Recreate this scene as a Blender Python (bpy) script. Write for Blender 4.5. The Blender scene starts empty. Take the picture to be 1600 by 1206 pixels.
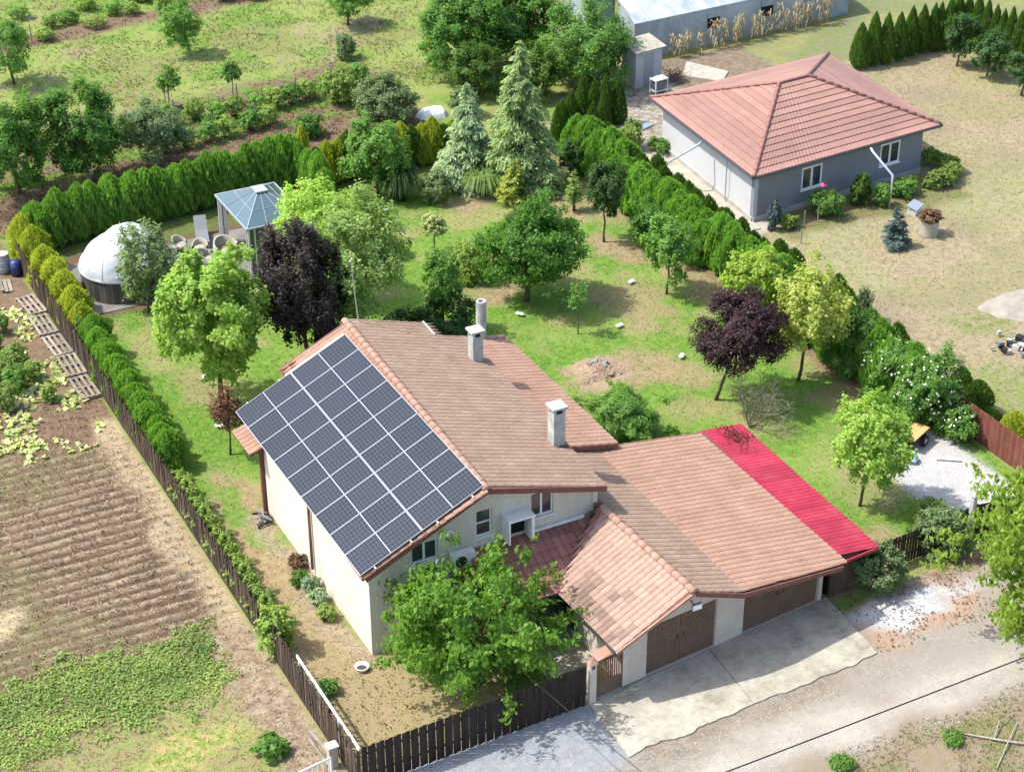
import bpy, math, random
import numpy as np
from mathutils import Vector, Matrix
rad = math.radians
S = bpy.context.scene
COL = S.collection

# ------------------------------------------------------------------ camera, sky, sun, exposure
cam_d = bpy.data.cameras.new('camera'); cam = bpy.data.objects.new('camera', cam_d); COL.objects.link(cam)
PITCH, ROLL, YAW = rad(30.4074), rad(-0.2436), rad(27.2088)
F_ = Vector((math.sin(YAW)*math.cos(PITCH), math.cos(YAW)*math.cos(PITCH), -math.sin(PITCH)))
R_ = Vector((math.cos(YAW), -math.sin(YAW), 0)); U_ = R_.cross(F_)
R2 = R_*math.cos(ROLL)+U_*math.sin(ROLL); U2 = -R_*math.sin(ROLL)+U_*math.cos(ROLL)
M = Matrix((R2, U2, -F_)).transposed().to_4x4(); M.translation = (-19.3306, -48.0341, 40.8048)
cam.matrix_world = M
cam_d.sensor_width = 36; cam_d.lens = 3000*36/1600; cam_d.clip_end = 6000; cam_d.clip_start = 1
S.camera = cam
SUN_AZ = rad(180-27); SUN_EL = rad(56)          # direction towards the sun, measured from +X
sd = Vector((math.cos(SUN_AZ)*math.cos(SUN_EL), math.sin(SUN_AZ)*math.cos(SUN_EL), math.sin(SUN_EL)))
sun_d = bpy.data.lights.new('sun', 'SUN'); sun_d.energy = 2.7; sun_d.angle = rad(0.8); sun_d.color = (1, .965, .90)
sun = bpy.data.objects.new('sun', sun_d); COL.objects.link(sun)
sun.rotation_euler = (-sd).to_track_quat('-Z', 'Y').to_euler(); sun.location = (-30, 20, 60)
W = bpy.data.worlds.new('World'); S.world = W; W.use_nodes = True
nt = W.node_tree; sky = nt.nodes.new('ShaderNodeTexSky'); sky.sky_type = 'NISHITA'; sky.sun_disc = False
sky.sun_elevation = SUN_EL; sky.sun_rotation = math.atan2(sd.x, sd.y)
sky.air_density = 1.0; sky.dust_density = 2.5; sky.ozone_density = .6
bg = nt.nodes['Background']; bg.inputs[1].default_value = 0.15
nt.links.new(sky.outputs[0], bg.inputs[0])
S.view_settings.view_transform = 'Standard'; S.view_settings.look = 'None'
S.view_settings.exposure = 1.22; S.view_settings.gamma = 1; S.view_settings.use_curve_mapping = False
S.render.engine = 'CYCLES'
S.cycles.max_bounces = 5; S.cycles.diffuse_bounces = 3; S.cycles.transparent_max_bounces = 8

# ------------------------------------------------------------------ helpers: objects
rng = np.random.default_rng(7); random.seed(7)
def link(o, parent=None):
    COL.objects.link(o)
    if parent is not None: o.parent = parent
    return o
def tag(o, label=None, cat=None, group=None, kind=None):
    if label: o['label'] = label
    if cat: o['category'] = cat
    if group: o['group'] = group
    if kind: o['kind'] = kind
    return o
def thing(name, label, cat, loc=(0, 0, 0), rz=0, group=None):
    o = bpy.data.objects.new(name, None); link(o); o.location = loc; o.rotation_euler = (0, 0, rz)
    o.empty_display_size = .2
    return tag(o, label, cat, group)
def copy_tree(o, parent=None):
    c = o.copy(); link(c, parent)
    for ch in list(o.children): copy_tree(ch, c)
    return c
class MB:
    def __init__(s): s.v = []; s.f = []; s.c = []
    def poly(s, pts, c=.5):
        b = len(s.v); s.v += [tuple(p) for p in pts]; s.c += [c]*len(pts); s.f.append(tuple(range(b, b+len(pts))))
        return s
    def hexa(s, p, c=.5):      # 8 points: bottom 4, top 4
        b = len(s.v); s.v += [tuple(q) for q in p]; s.c += [c]*8
        for q in ((3, 2, 1, 0), (4, 5, 6, 7), (0, 1, 5, 4), (1, 2, 6, 5), (2, 3, 7, 6), (3, 0, 4, 7)): s.f.append(tuple(b+i for i in q))
        return s
    def box(s, x0, x1, y0, y1, z0, z1, c=.5):
        return s.hexa([(x0, y0, z0), (x1, y0, z0), (x1, y1, z0), (x0, y1, z0), (x0, y0, z1), (x1, y0, z1), (x1, y1, z1), (x0, y1, z1)], c)
    def bar(s, a, b, w, h, up=(0, 0, 1), c=.5):   # box beam between two points
        a = Vector(a); b = Vector(b); d = (b-a).normalized(); u = Vector(up)
        r = d.cross(u)
        if r.length < 1e-4: r = d.cross(Vector((1, 0, 0)))
        r.normalize(); u = r.cross(d)
        r *= w/2; u *= h/2
        return s.hexa([a-r-u, a+r-u, b+r-u, b-r-u, a-r+u, a+r+u, b+r+u, b-r+u], c)
    def tube(s, pts, radii, n=7, cap=True, c=.5):
        pts = [Vector(p) for p in pts]; b = len(s.v); k = len(pts)
        if not hasattr(radii, '__len__'): radii = [radii]*k
        for i, p in enumerate(pts):
            d = (pts[min(i+1, k-1)]-pts[max(i-1, 0)])
            d = d.normalized() if d.length > 1e-6 else Vector((0, 0, 1))
            r = d.cross(Vector((0.31, 0.17, .93)) if abs(d.z) < .9 else Vector((1, .1, 0))).normalized(); u = r.cross(d)
            for j in range(n):
                a = 2*math.pi*j/n; s.v.append(tuple(p+(r*math.cos(a)+u*math.sin(a))*radii[i])); s.c.append(c)
        for i in range(k-1):
            for j in range(n):
                j2 = (j+1) % n; s.f.append((b+i*n+j, b+i*n+j2, b+(i+1)*n+j2, b+(i+1)*n+j))
        if cap:
            s.f.append(tuple(b+j for j in range(n))[::-1]); s.f.append(tuple(b+(k-1)*n+j for j in range(n)))
        return s
    def lathe(s, prof, n=16, c=.5, cx=0, cy=0):
        b = len(s.v)
        for r, z in prof:
            for j in range(n):
                a = 2*math.pi*j/n; s.v.append((cx+r*math.cos(a), cy+r*math.sin(a), z)); s.c.append(c)
        for i in range(len(prof)-1):
            for j in range(n):
                j2 = (j+1) % n; s.f.append((b+i*n+j, b+i*n+j2, b+(i+1)*n+j2, b+(i+1)*n+j))
        return s
    def mesh(s, name, m, smooth=False):
        me = bpy.data.meshes.new(name); me.from_pydata(s.v, [], s.f)
        at = me.attributes.new('tint', 'FLOAT', 'POINT'); at.data.foreach_set('value', s.c)
        if smooth: me.polygons.foreach_set('use_smooth', [True]*len(me.polygons))
        me.materials.append(m); return me
    def build(s, name, m, parent=None, smooth=False):
        return link(bpy.data.objects.new(name, s.mesh(name, m, smooth)), parent)
def np_mesh(name, v, f, m, attrs=None, colors=None, smooth=False):
    v = np.asarray(v, np.float32); f = np.asarray(f, np.int32); k = f.shape[1]
    me = bpy.data.meshes.new(name)
    me.vertices.add(len(v)); me.vertices.foreach_set('co', v.ravel())
    me.loops.add(f.size); me.loops.foreach_set('vertex_index', f.ravel())
    me.polygons.add(len(f)); me.polygons.foreach_set('loop_start', np.arange(0, f.size, k, dtype=np.int32))
    me.polygons.foreach_set('loop_total', np.full(len(f), k, np.int32))
    if smooth: me.polygons.foreach_set('use_smooth', np.ones(len(f), bool))
    for n, a in (attrs or {}).items():
        me.attributes.new(n, 'FLOAT', 'POINT').data.foreach_set('value', np.asarray(a, np.float32))
    for n, a in (colors or {}).items():
        a = np.asarray(a, np.float32)
        if a.shape[1] == 3: a = np.concatenate([a, np.ones((len(a), 1), np.float32)], 1)
        me.attributes.new(n, 'FLOAT_COLOR', 'POINT').data.foreach_set('color', a.ravel())
    me.update(calc_edges=True); me.validate()
    me.materials.append(m); return me
def np_obj(name, *a, parent=None, **k): return link(bpy.data.objects.new(name, np_mesh(name, *a, **k)), parent)

# ------------------------------------------------------------------ helpers: value noise
def _h(ix, iy, s):
    n = (ix*374761393+iy*668265263+s*974711) & 0xffffffff
    n = ((n ^ (n >> 13))*1274126177) & 0xffffffff
    return ((n ^ (n >> 16)) & 0xffff)/65535.
def vnoise(x, y, sc, s=0):
    x = np.asarray(x)*sc; y = np.asarray(y)*sc
    ix = np.floor(x).astype(np.int64); iy = np.floor(y).astype(np.int64); fx = x-ix; fy = y-iy
    fx = fx*fx*(3-2*fx); fy = fy*fy*(3-2*fy)
    return (_h(ix, iy, s)*(1-fx)+_h(ix+1, iy, s)*fx)*(1-fy)+(_h(ix, iy+1, s)*(1-fx)+_h(ix+1, iy+1, s)*fx)*fy
def fbm(x, y, sc, s=0, o=3):
    t = 0; a = .5; n = 0
    for i in range(o): t = t+a*vnoise(x, y, sc*2**i, s+i*17); n += a; a *= .55
    return t/n
def sst(a, b, x):
    t = np.clip((x-a)/(b-a), 0, 1); return t*t*(3-2*t)

# ------------------------------------------------------------------ helpers: materials
MATS = {}
def newmat(n):
    m = bpy.data.materials.new(n); m.use_nodes = True; MATS[n] = m
    t = m.node_tree; return m, t, t.nodes['Principled BSDF']
def nd(t, typ, **k):
    n = t.nodes.new(typ)
    for a, b in k.items(): setattr(n, a, b)
    return n
def ramp(t, fac, stops):
    r = nd(t, 'ShaderNodeValToRGB')
    while len(r.color_ramp.elements) < len(stops): r.color_ramp.elements.new(.5)
    for e, (p, c) in zip(r.color_ramp.elements, stops): e.position = p; e.color = (*c, 1)
    t.links.new(fac, r.inputs[0]); return r.outputs[0]
def noise(t, sc, det=4, rough=.6, coord='Object', scale=None):
    tc = nd(t, 'ShaderNodeTexCoord'); n = nd(t, 'ShaderNodeTexNoise'); n.inputs['Scale'].default_value = sc
    n.inputs['Detail'].default_value = det; n.inputs['Roughness'].default_value = rough
    src = tc.outputs[coord] if coord != 'World' else nd(t, 'ShaderNodeNewGeometry').outputs['Position']
    if scale:
        mp = nd(t, 'ShaderNodeMapping'); mp.inputs['Scale'].default_value = scale; t.links.new(src, mp.inputs[0]); src = mp.outputs[0]
    t.links.new(src, n.inputs['Vector']); return n.outputs[0]
def mixc(t, fac, a, b, mode='MIX'):
    m = nd(t, 'ShaderNodeMix', data_type='RGBA', blend_type=mode)
    for s, v in ((m.inputs[0], fac), (m.inputs[6], a), (m.inputs[7], b)):
        if hasattr(v, 'links') or isinstance(v, bpy.types.NodeSocket): t.links.new(v, s)
        elif isinstance(v, (int, float)): s.default_value = v
        else: s.default_value = (*v, 1)
    return m.outputs[2]
def bump(t, p, h, st=.3, dist=.02):
    b = nd(t, 'ShaderNodeBump'); b.inputs['Strength'].default_value = st; b.inputs['Distance'].default_value = dist
    t.links.new(h, b.inputs['Height']); t.links.new(b.outputs[0], p.inputs['Normal'])
def surf(n, c1, c2, sc=3, rough=.8, bs=.2, bd=.01, sc2=None, metal=0, spec=.3, coord='World', tint=0, scale=None):
    """two-tone weathered surface: broad blotches plus fine grain"""
    m, t, p = newmat(n)
    f = noise(t, sc, 5, .65, coord, scale); c = ramp(t, f, [(.3, c1), (.7, c2)])
    g = noise(t, sc2 or sc*12, 3, .7, coord, scale); v = ramp(t, g, [(.25, (.8,)*3), (.75, (1.15,)*3)])
    c = mixc(t, 1., c, v, 'MULTIPLY')
    if tint:
        at = nd(t, 'ShaderNodeAttribute', attribute_name='tint')
        tv = ramp(t, at.outputs['Fac'], [(0, (1-tint,)*3), (1, (1+tint,)*3)]); c = mixc(t, 1., c, tv, 'MULTIPLY')
    t.links.new(c, p.inputs['Base Color']); p.inputs['Roughness'].default_value = rough; p.inputs['Metallic'].default_value = metal
    p.inputs['Specular IOR Level'].default_value = spec
    if bs: bump(t, p, g, bs, bd)
    return m
def leafmat(n, c1, c2, trans=.35, rough=.5, tcol=None, spec=.25):
    m, t, p = newmat(n)
    at = nd(t, 'ShaderNodeAttribute', attribute_name='tint'); oi = nd(t, 'ShaderNodeObjectInfo')
    c = ramp(t, at.outputs['Fac'], [(0, c1), (1, c2)])
    v = ramp(t, oi.outputs['Random'], [(0, (.86, .88, .86)), (1, (1.14, 1.1, 1.1))]); c = mixc(t, 1., c, v, 'MULTIPLY')
    t.links.new(c, p.inputs['Base Color']); p.inputs['Roughness'].default_value = rough; p.inputs['Specular IOR Level'].default_value = spec
    tr = nd(t, 'ShaderNodeBsdfTranslucent'); tc = mixc(t, 1., c, tcol or (1.45, 1.5, .75), 'MULTIPLY'); t.links.new(tc, tr.inputs[0])
    ms = nd(t, 'ShaderNodeMixShader'); ms.inputs[0].default_value = trans
    t.links.new(p.outputs[0], ms.inputs[1]); t.links.new(tr.outputs[0], ms.inputs[2])
    t.links.new(ms.outputs[0], t.nodes['Material Output'].inputs[0]); return m
def plain(n, c, rough=.5, metal=0, spec=.5, **k):
    m, t, p = newmat(n); p.inputs['Base Color'].default_value = (*c, 1); p.inputs['Roughness'].default_value = rough
    p.inputs['Metallic'].default_value = metal; p.inputs['Specular IOR Level'].default_value = spec
    return m

# ------------------------------------------------------------------ materials
m_tile = surf('clay_tile', (.275, .160, .108), (.345, .215, .155), 1.1, .85, .3, .01, 22, tint=.08)
m_tile2 = surf('clay_tile_brown_shaded', (.228, .152, .106), (.295, .208, .152), 1.3, .9, .3, .01, 22, tint=.09)  # browner, darker clay tile; shade of slopes facing away from the sun painted in
m_ridge = surf('ridge_clay', (.33, .18, .125), (.42, .27, .20), 3, .8, .3, .01, tint=.2)
m_deep = surf('dark_red_tile', (.20, .085, .068), (.28, .13, .105), 1.5, .6, .25, .01, tint=.22)
m_plaster = surf('cream_plaster', (.53, .475, .395), (.68, .63, .55), 1.6, .9, .15, .006, 24, scale=(1, 1, .22))
m_pinkplaster = surf('pinkish_plaster', (.50, .43, .38), (.62, .55, .48), 1.2, .9, .2, .006, 30)
m_white = surf('white_paint', (.72, .72, .70), (.82, .82, .80), 4, .5, .05, .003)
m_fascia = surf('brown_fascia', (.13, .05, .04), (.20, .085, .065), 3, .5, .1, .004)
m_wood = surf('weathered_board', (.05, .033, .025), (.11, .075, .055), 5, .85, .4, .006, 40, scale=(1, 1, .15), tint=.35)
m_fence = surf('dark_brown_slat', (.014, .010, .009), (.030, .021, .019), 4, .6, .3, .004, 30, scale=(1, 1, .2), tint=.35)
m_greywood = surf('grey_pallet_wood', (.17, .145, .115), (.32, .28, .23), 4, .9, .3, .005, 40, tint=.25)
m_redfence = surf('redbrown_board', (.12, .04, .028), (.19, .07, .05), 4, .65, .2, .005, tint=.25)
m_gdoor = surf('brown_sheet_door', (.135, .085, .06), (.19, .125, .09), 2.5, .6, .2, .004, 25)
m, t, p = newmat('concrete_slab'); m_conc = m
c = ramp(t, noise(t, .7, 6, .7, 'World'), [(.28, (.20, .18, .135)), (.44, (.35, .32, .255)), (.68, (.46, .425, .345))])
c = mixc(t, 1., c, ramp(t, noise(t, 3.1, 6, .75, 'World'), [(.3, (.72, .72, .71)), (.55, (1, 1, 1)), (.8, (1.1, 1.09, 1.06))]), 'MULTIPLY')
g_ = noise(t, 30, 4, .8, 'World'); c = mixc(t, 1., c, ramp(t, g_, [(.3, (.85,)*3), (.7, (1.1,)*3)]), 'MULTIPLY'); t.links.new(c, p.inputs['Base Color']); p.inputs['Roughness'].default_value = .95; bump(t, p, g_, .3, .01)
m_conc2 = surf('grey_concrete', (.30, .29, .27), (.46, .45, .42), 1.5, .9, .3, .01, 20)
m_terrace = surf('grey_paving', (.13, .125, .115), (.21, .20, .185), 1.5, .9, .3, .01, 20)
m_chim = surf('pale_render', (.27, .28, .255), (.47, .48, .45), 2.2, .9, .3, .008, 24)
m_bark = surf('bark', (.07, .05, .035), (.16, .12, .085), 6, .95, .6, .02, 30, scale=(1, 1, .3))
m_bark2 = surf('pale_bark', (.22, .19, .16), (.42, .38, .33), 6, .95, .5, .02, 30, scale=(1, 1, .3))
m_deadwood = surf('dead_wood', (.15, .12, .095), (.27, .225, .185), 6, .95, .4, .01, 30)
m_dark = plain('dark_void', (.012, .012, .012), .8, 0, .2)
m_glass = plain('window_glass', (.035, .045, .05), .06, 0, .8)
m_curtain = surf('net_curtain', (.45, .45, .42), (.6, .6, .56), 6, .6, .1, .002)
m_alu = plain('aluminium', (.72, .73, .74), .35, .5, .5)
m_pframe = plain('panel_frame', (.36, .37, .385), .4, .3, .5)
m_grey = surf('grey_facade', (.20, .21, .222), (.225, .235, .248), .7, .85, .12, .004, 30)
m_pale_sunlit = surf('pale_and_sunlit_grey', (.44, .455, .465), (.48, .49, .50), .7, .85, .12, .004, 30)  # lightened facade grey: sunlight painted into the grey house's left wall
m_metaltile = surf('pink_metal_tile', (.26, .142, .112), (.315, .178, .143), .8, .6, .1, .003, 14, tint=.12)
m_metalridge = surf('brown_ridge_cap', (.22, .10, .08), (.28, .135, .11), 3, .6, .1, .003, tint=.15)
m, t, p = newmat('crimson_sheet'); m_redsheet = m
f_ = noise(t, .9, 6, .7, 'World'); c = ramp(t, f_, [(.3, (.31, .014, .038)), (.5, (.39, .024, .056)), (.72, (.46, .06, .085))])
f_ = noise(t, 5, 5, .75, 'World', (.25, 1, 1)); c = mixc(t, 1., c, ramp(t, f_, [(.3, (.78, .76, .74)), (.6, (1.03, 1.03, 1.03))]), 'MULTIPLY')
at = nd(t, 'ShaderNodeAttribute', attribute_name='tint'); c = mixc(t, 1., c, ramp(t, at.outputs['Fac'], [(0, (.85, .85, .85)), (1, (1.1, 1.14, 1.14))]), 'MULTIPLY')
t.links.new(c, p.inputs['Base Color']); t.links.new(ramp(t, f_, [(.3, (.75,)*3), (.7, (.45,)*3)]), p.inputs['Roughness'])
m_gutter = plain('dark_gutter', (.05, .045, .045), .4, .2, .5)
m_greypipe = plain('grey_pipe', (.30, .33, .37), .4, .2, .5)
m_copper = surf('brown_downpipe', (.22, .10, .07), (.32, .16, .12), 4, .5, .1, .003)
m_black = plain('black_rubber', (.02, .02, .02), .6, 0, .3)
m_gravel = surf('white_gravel', (.30, .29, .28), (.50, .49, .48), 9, .95, .9, .03, 30)
m_sand = surf('pale_sand', (.24, .21, .17), (.33, .295, .245), 2, .95, .4, .02, 25)
m_straw = leafmat('dry_corn', (.27, .21, .115), (.46, .38, .24), .3)
m_poolwood = surf('dark_pool_panel', (.05, .045, .04), (.16, .145, .13), 3, .7, .3, .005, 20, scale=(1, 1, .2), tint=.3)
m_pvc = surf('white_dome_sheet', (.44, .465, .495), (.58, .60, .63), 1.6, .4, .1, .005, 9)
m_blue = plain('pool_blue', (.12, .45, .62), .25, 0, .5)
m_cream = surf('cream_cover', (.33, .30, .25), (.42, .39, .33), 3, .9, .2, .004)
m_poly = plain('smoky_polycarbonate', (.07, .115, .13), .2, .0, .8)
m_curt = surf('grey_fabric', (.10, .10, .11), (.17, .17, .18), 4, .9, .2, .01)
m_slate = plain('lounger_grey', (.16, .17, .18), .6)
m_rafter = plain('grey_gazebo_frame', (.34, .36, .38), .5, .2, .4)
m_steel = plain('galvanised', (.55, .56, .57), .4, .7, .5)
m_tarp = plain('white_tarp', (.75, .76, .78), .6, 0, .3)
m_stone = surf('field_stone', (.20, .185, .165), (.36, .34, .31), 5, .95, .4, .02)
m_yellow = surf('orange_board', (.45, .27, .10), (.55, .36, .16), 5, .7, .2, .004)
m_lens = plain('lamp_lens', (.80, .84, .90), .1, 0, .8)

m, t, p = newmat('greenhouse_film')
c = ramp(t, noise(t, .8, 5, .6, 'World'), [(.35, (.22, .275, .295)), (.7, (.38, .43, .45))]); t.links.new(c, p.inputs['Base Color'])
p.inputs['Roughness'].default_value = .4; p.inputs['Specular IOR Level'].default_value = .4; m_film = m
m, t, p = newmat('greenhouse_roof_film')
c = ramp(t, noise(t, .9, 5, .65, 'World'), [(.35, (.30, .345, .37)), (.65, (.52, .555, .58))]); t.links.new(c, p.inputs['Base Color'])
p.inputs['Roughness'].default_value = .35; m_filmroof = m

# solar cells: dark silicon with pale busbar grid, in the panel half's own coordinates
m, t, p = newmat('solar_cells'); m_cell = m
tc = nd(t, 'ShaderNodeTexCoord'); sx = nd(t, 'ShaderNodeSeparateXYZ'); t.links.new(tc.outputs['Object'], sx.inputs[0])
def grid_line(sock, period, w):
    a = nd(t, 'ShaderNodeMath', operation='DIVIDE'); t.links.new(sock, a.inputs[0]); a.inputs[1].default_value = period
    b = nd(t, 'ShaderNodeMath', operation='FRACT'); t.links.new(a.outputs[0], b.inputs[0])
    c = nd(t, 'ShaderNodeMath', operation='SUBTRACT'); t.links.new(b.outputs[0], c.inputs[0]); c.inputs[1].default_value = .5
    d = nd(t, 'ShaderNodeMath', operation='ABSOLUTE'); t.links.new(c.outputs[0], d.inputs[0])
    e = nd(t, 'ShaderNodeMath', operation='GREATER_THAN'); t.links.new(d.outputs[0], e.inputs[0]); e.inputs[1].default_value = .5-w/2
    return e.outputs[0]
PU, PV = 1.296, 2.53/2      # panel pitch along the ridge, half panel along the slope
l1 = grid_line(sx.outputs[0], (PU-.04)/6, .13); l2 = grid_line(sx.outputs[1], (PV-.03)/9, .16)
mx = nd(t, 'ShaderNodeMath', operation='MAXIMUM'); t.links.new(l1, mx.inputs[0]); t.links.new(l2, mx.inputs[1])
oi = nd(t, 'ShaderNodeObjectInfo'); cv = ramp(t, oi.outputs['Random'], [(0, (.011, .014, .022)), (1, (.016, .020, .030))])
c = mixc(t, mx.outputs[0], cv, (.055, .063, .072)); t.links.new(c, p.inputs['Base Color'])
p.inputs['Roughness'].default_value = .3; p.inputs['Specular IOR Level'].default_value = .4

L = {}
for n, a, b, tr in [
    ('green', (.030, .085, .012), (.085, .19, .028), .38), ('dark', (.016, .045, .010), (.045, .10, .024), .3),
    ('bright', (.10, .21, .020), (.27, .40, .075), .42), ('mid', (.045, .115, .018), (.12, .23, .045), .38),
    ('lime', (.17, .26, .022), (.40, .46, .07), .42), ('gold', (.25, .32, .045), (.50, .56, .13), .45),
    ('purple', (.032, .013, .018), (.085, .040, .046), .26), ('plum', (.022, .016, .014), (.062, .045, .038), .22),
    ('grey', (.055, .10, .04), (.145, .20, .085), .34), ('silver', (.10, .17, .095), (.28, .37, .24), .35),
    ('cedar', (.085, .15, .06), (.24, .33, .15), .35), ('thuja', (.040, .115, .015), (.14, .27, .038), .38),
    ('thuja_dark', (.022, .062, .008), (.065, .13, .014), .28), ('thuja_gold', (.13, .17, .014), (.31, .35, .04), .38),
    ('box', (.075, .14, .025), (.21, .28, .065), .34), ('blue', (.05, .10, .105), (.13, .20, .20), .2),
    ('varieg', (.085, .185, .032), (.32, .46, .13), .42), ('ball', (.26, .33, .10), (.55, .58, .28), .36),
    ('cherry', (.042, .115, .013), (.14, .255, .034), .45), ('bean', (.07, .14, .03), (.25, .32, .085), .38),
    ('pumpkin', (.13, .22, .06), (.38, .44, .17), .3), ('dryleaf', (.12, .065, .04), (.26, .15, .085), .3),
    ('redleaf', (.07, .022, .018), (.16, .06, .04), .3), ('vine', (.07, .13, .02), (.19, .27, .06), .36),
    ('reed', (.05, .10, .025), (.14, .22, .06), .3), ('walnut', (.065, .13, .016), (.19, .27, .042), .42)]:
    if n == 'lime': a, b = (.10, .18, .018), (.25, .33, .05)
    dim = n in ('purple', 'plum', 'dryleaf', 'redleaf', 'gold', 'ball', 'varieg', 'blue'); k_ = 1.0 if dim else (1.5 if n in ('silver', 'cedar') else 1.8 if n == 'thuja' else 1.65)
    lum = lambda c: .25*c[0]+.65*c[1]+.1*c[2]
    a, b = [tuple(min(.6, k_*(q*.93+.07*lum(c)*(1.1, 1, .7)[i])) for i, q in enumerate(c)) for c in (a, b)]; tr = tr if dim else min(.5, tr*1.2)
    L[n] = leafmat('leaf_'+n, a, b, tr)
m_flower = plain('white_petal', (.80, .80, .70), .6)
m_orange = plain('orange_petal', (.60, .16, .03), .6)
m_pink = plain('pink_petal', (.75, .08, .28), .6)

# ------------------------------------------------------------------ the ground
C_ = lambda *a: np.array(a)
GREEN, GREEN2, DRY, SOIL, STRAW = C_(.082, .185, .023), C_(.158, .240, .045), C_(.315, .24, .138), C_(.142, .098, .063), C_(.33, .27, .185)
TAN, TAN2, DUST, DIRT, BLUEGR = C_(.235, .198, .115), C_(.31, .258, .165), C_(.35, .315, .265), C_(.215, .18, .135), C_(.20, .22, .24)
def furrow(x, y): return .5+.5*np.cos((y+.02*x)*2*math.pi/.56+.8*(fbm(x, y, .25, 51)-.5))
def ground_cols(x, y):
    n1 = fbm(x, y, .35, 1); n2 = fbm(x, y, .9, 5); n3 = fbm(x, y, .12, 9); wx = x+(fbm(x, y, .5, 31)-.5)*1.6; wy = y+(fbm(x, y, .5, 37)-.5)*1.6
    sh = x.shape+(3,); nb_ = (fbm(x, y, 1.1, 111)-.5)*1.5
    c1 = np.broadcast_to(GREEN2*.95+DRY*.05, sh).copy(); c2 = np.broadcast_to(GREEN2*.5+DRY*.5, sh).copy(); a = .45+0*x
    def lay(mask, k1, k2, al):
        nonlocal c1, c2, a
        mk = mask[..., None]; c1 = c1*(1-mk)+np.asarray(k1)*mk; c2 = c2*(1-mk)+np.asarray(k2)*mk; a = a*(1-mask)+al*mask
    def rect(x0, x1, y0, y1, s=.3, X=None, Y=None):
        X = x if X is None else X; Y = y if Y is None else Y
        return sst(x0-s, x0+s, X)*(1-sst(x1-s, x1+s, X))*sst(y0-s, y0+s, Y)*(1-sst(y1-s, y1+s, Y))
    def blob(cx, cy, r, ry=None, s=.45):
        d = np.hypot((wx-cx)/r, (wy-cy)/(ry or r))+nb_; return 1-sst(1-s, 1+s, d)
    # meadow and far orchard
    lay(sst(.45, .7, n1)*.8, GREEN2*.8, DRY*.7, .35); lay(sst(.56, .72, fbm(x, y, .28, 77))*.75, DIRT*1.0, DRY*.9, .5); lay(sst(.55, .7, fbm(x, y, .5, 79))*.7, GREEN, GREEN2, .5)
    lay(rect(-60, 22, 38.2, 49.5+0, .8, wx, wy-x*.12), SOIL*.95, SOIL*1.25, .5); lay(rect(-60, 22, 42.5, 49.5, .8, wx, wy-x*.12)*sst(.40, .6, n2)*.85, GREEN*1.0, GREEN2*.8, .5)
    lay(rect(-60, 14, 39.6, 41.2, .6, wx, wy-x*.06), SOIL*.55, SOIL*.8, .5)
    lay(rect(-60, 24, 62.5, 64.5, .7, wx, wy-x*.1), SOIL, SOIL*1.3, .5)
    # vegetable field
    fld = rect(-60, -3.05, -30, 38, .2)
    row = furrow(x, y)
    lay(fld, SOIL*.92, SOIL*1.35, .45)
    furrows = fld*rect(-60, -3.9, 4.2, 17.5, .7, wx, wy)
    lay(furrows*sst(.35, .75, row+.35*(n2-.5)), STRAW*.95, SOIL*1.55, .62); lay(furrows*(1-sst(.15, .4, row+.3*(n2-.5))), SOIL*.55, SOIL*.75, .5)
    lay(furrows*sst(.5, .7, fbm(x, y, .25, 61))*.45, GREEN2*.6+SOIL*.4, SOIL*1.2, .4)
    lay(fld*rect(-4.15, -3.0, -8, 19, .3, wx, wy), STRAW*1.05, DRY*1.05, .6)
    lay(fld*rect(-60, -3.3, -30, .9, 1.0, wx, wy-.25*(x+8)), DRY*.75, GREEN2*.7+DRY*.3, .5)
    lay(fld*blob(-7, -1.6, 2.0, .8), C_(.38, .30, .13), GREEN2, .6)
    lay(fld*rect(-4.9, -3.0, -8, 3.4, .5, wx, wy), SOIL*1.45, STRAW*.95, .5)
    lay(fld*blob(-11.6, 7.4, 1.2, .9), C_(.46, .375, .21), STRAW, .6)
    # the garden lawn
    lawn = rect(-3.05, 26.9, -5.6, 36.8, .15)
    lay(lawn, GREEN, GREEN2, .5); lay(lawn*sst(.45, .75, n1)*.8, GREEN2*1.05, GREEN2*.8+DRY*.25, .5)
    lay(lawn*sst(.56, .76, fbm(x, y, .45, 83))*.75, GREEN2*.7+DRY*.4, DRY*.85, .5)
    for cx, cy, r, ry, k in [(15.2, 21.6, 1.5, 1.0, .95), (22.9, 22.6, 1.0, 1.9, .9), (20.9, 17.5, 1.4, 2.4, .75), (22.5, 28.6, 1.7, 1.2, .9), (24.9, 27.6, 1.5, 2.2, .8),
                             (24.6, 18.5, 1.2, 2.4, .85), (19.2, 30.5, 1.7, 1.0, .9), (17.2, 12.6, 3.0, 1.5, .85), (19, 11.2, 1.8, .9, .7), (25.6, 9, .9, 5, .8), (13.4, 15.2, .5, .4, .7),
                             (18.5, 8.4, 1.3, 1.0, .5), (24.2, 5.6, 1.4, 2.0, .6), (21.4, .3, 1.6, 1.2, .6), (18.3, -2.6, 1.7, 1.2, .8), (.9, 20.2, .8, 2.0, .6), (-.6, 10.3, .8, 2.4, .95), (20.9, 24.6, .6, 1.4, .6), (14.5, 29.4, 1.2, .8, .5)]:
        lay(lawn*blob(cx, cy, r, ry)*k, DRY*.98, DRY*.72, .5)
    lay(lawn*rect(-2.6, .2, -6, 11.5, .5, wx, wy)*.95, DRY*1.02, DRY*.8, .5)
    lay(lawn*rect(-3.2, 5.2, -5.8, .5, .4, wx, wy)*.95, DRY*.92, DRY*.7+GREEN2*.2, .5)
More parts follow.
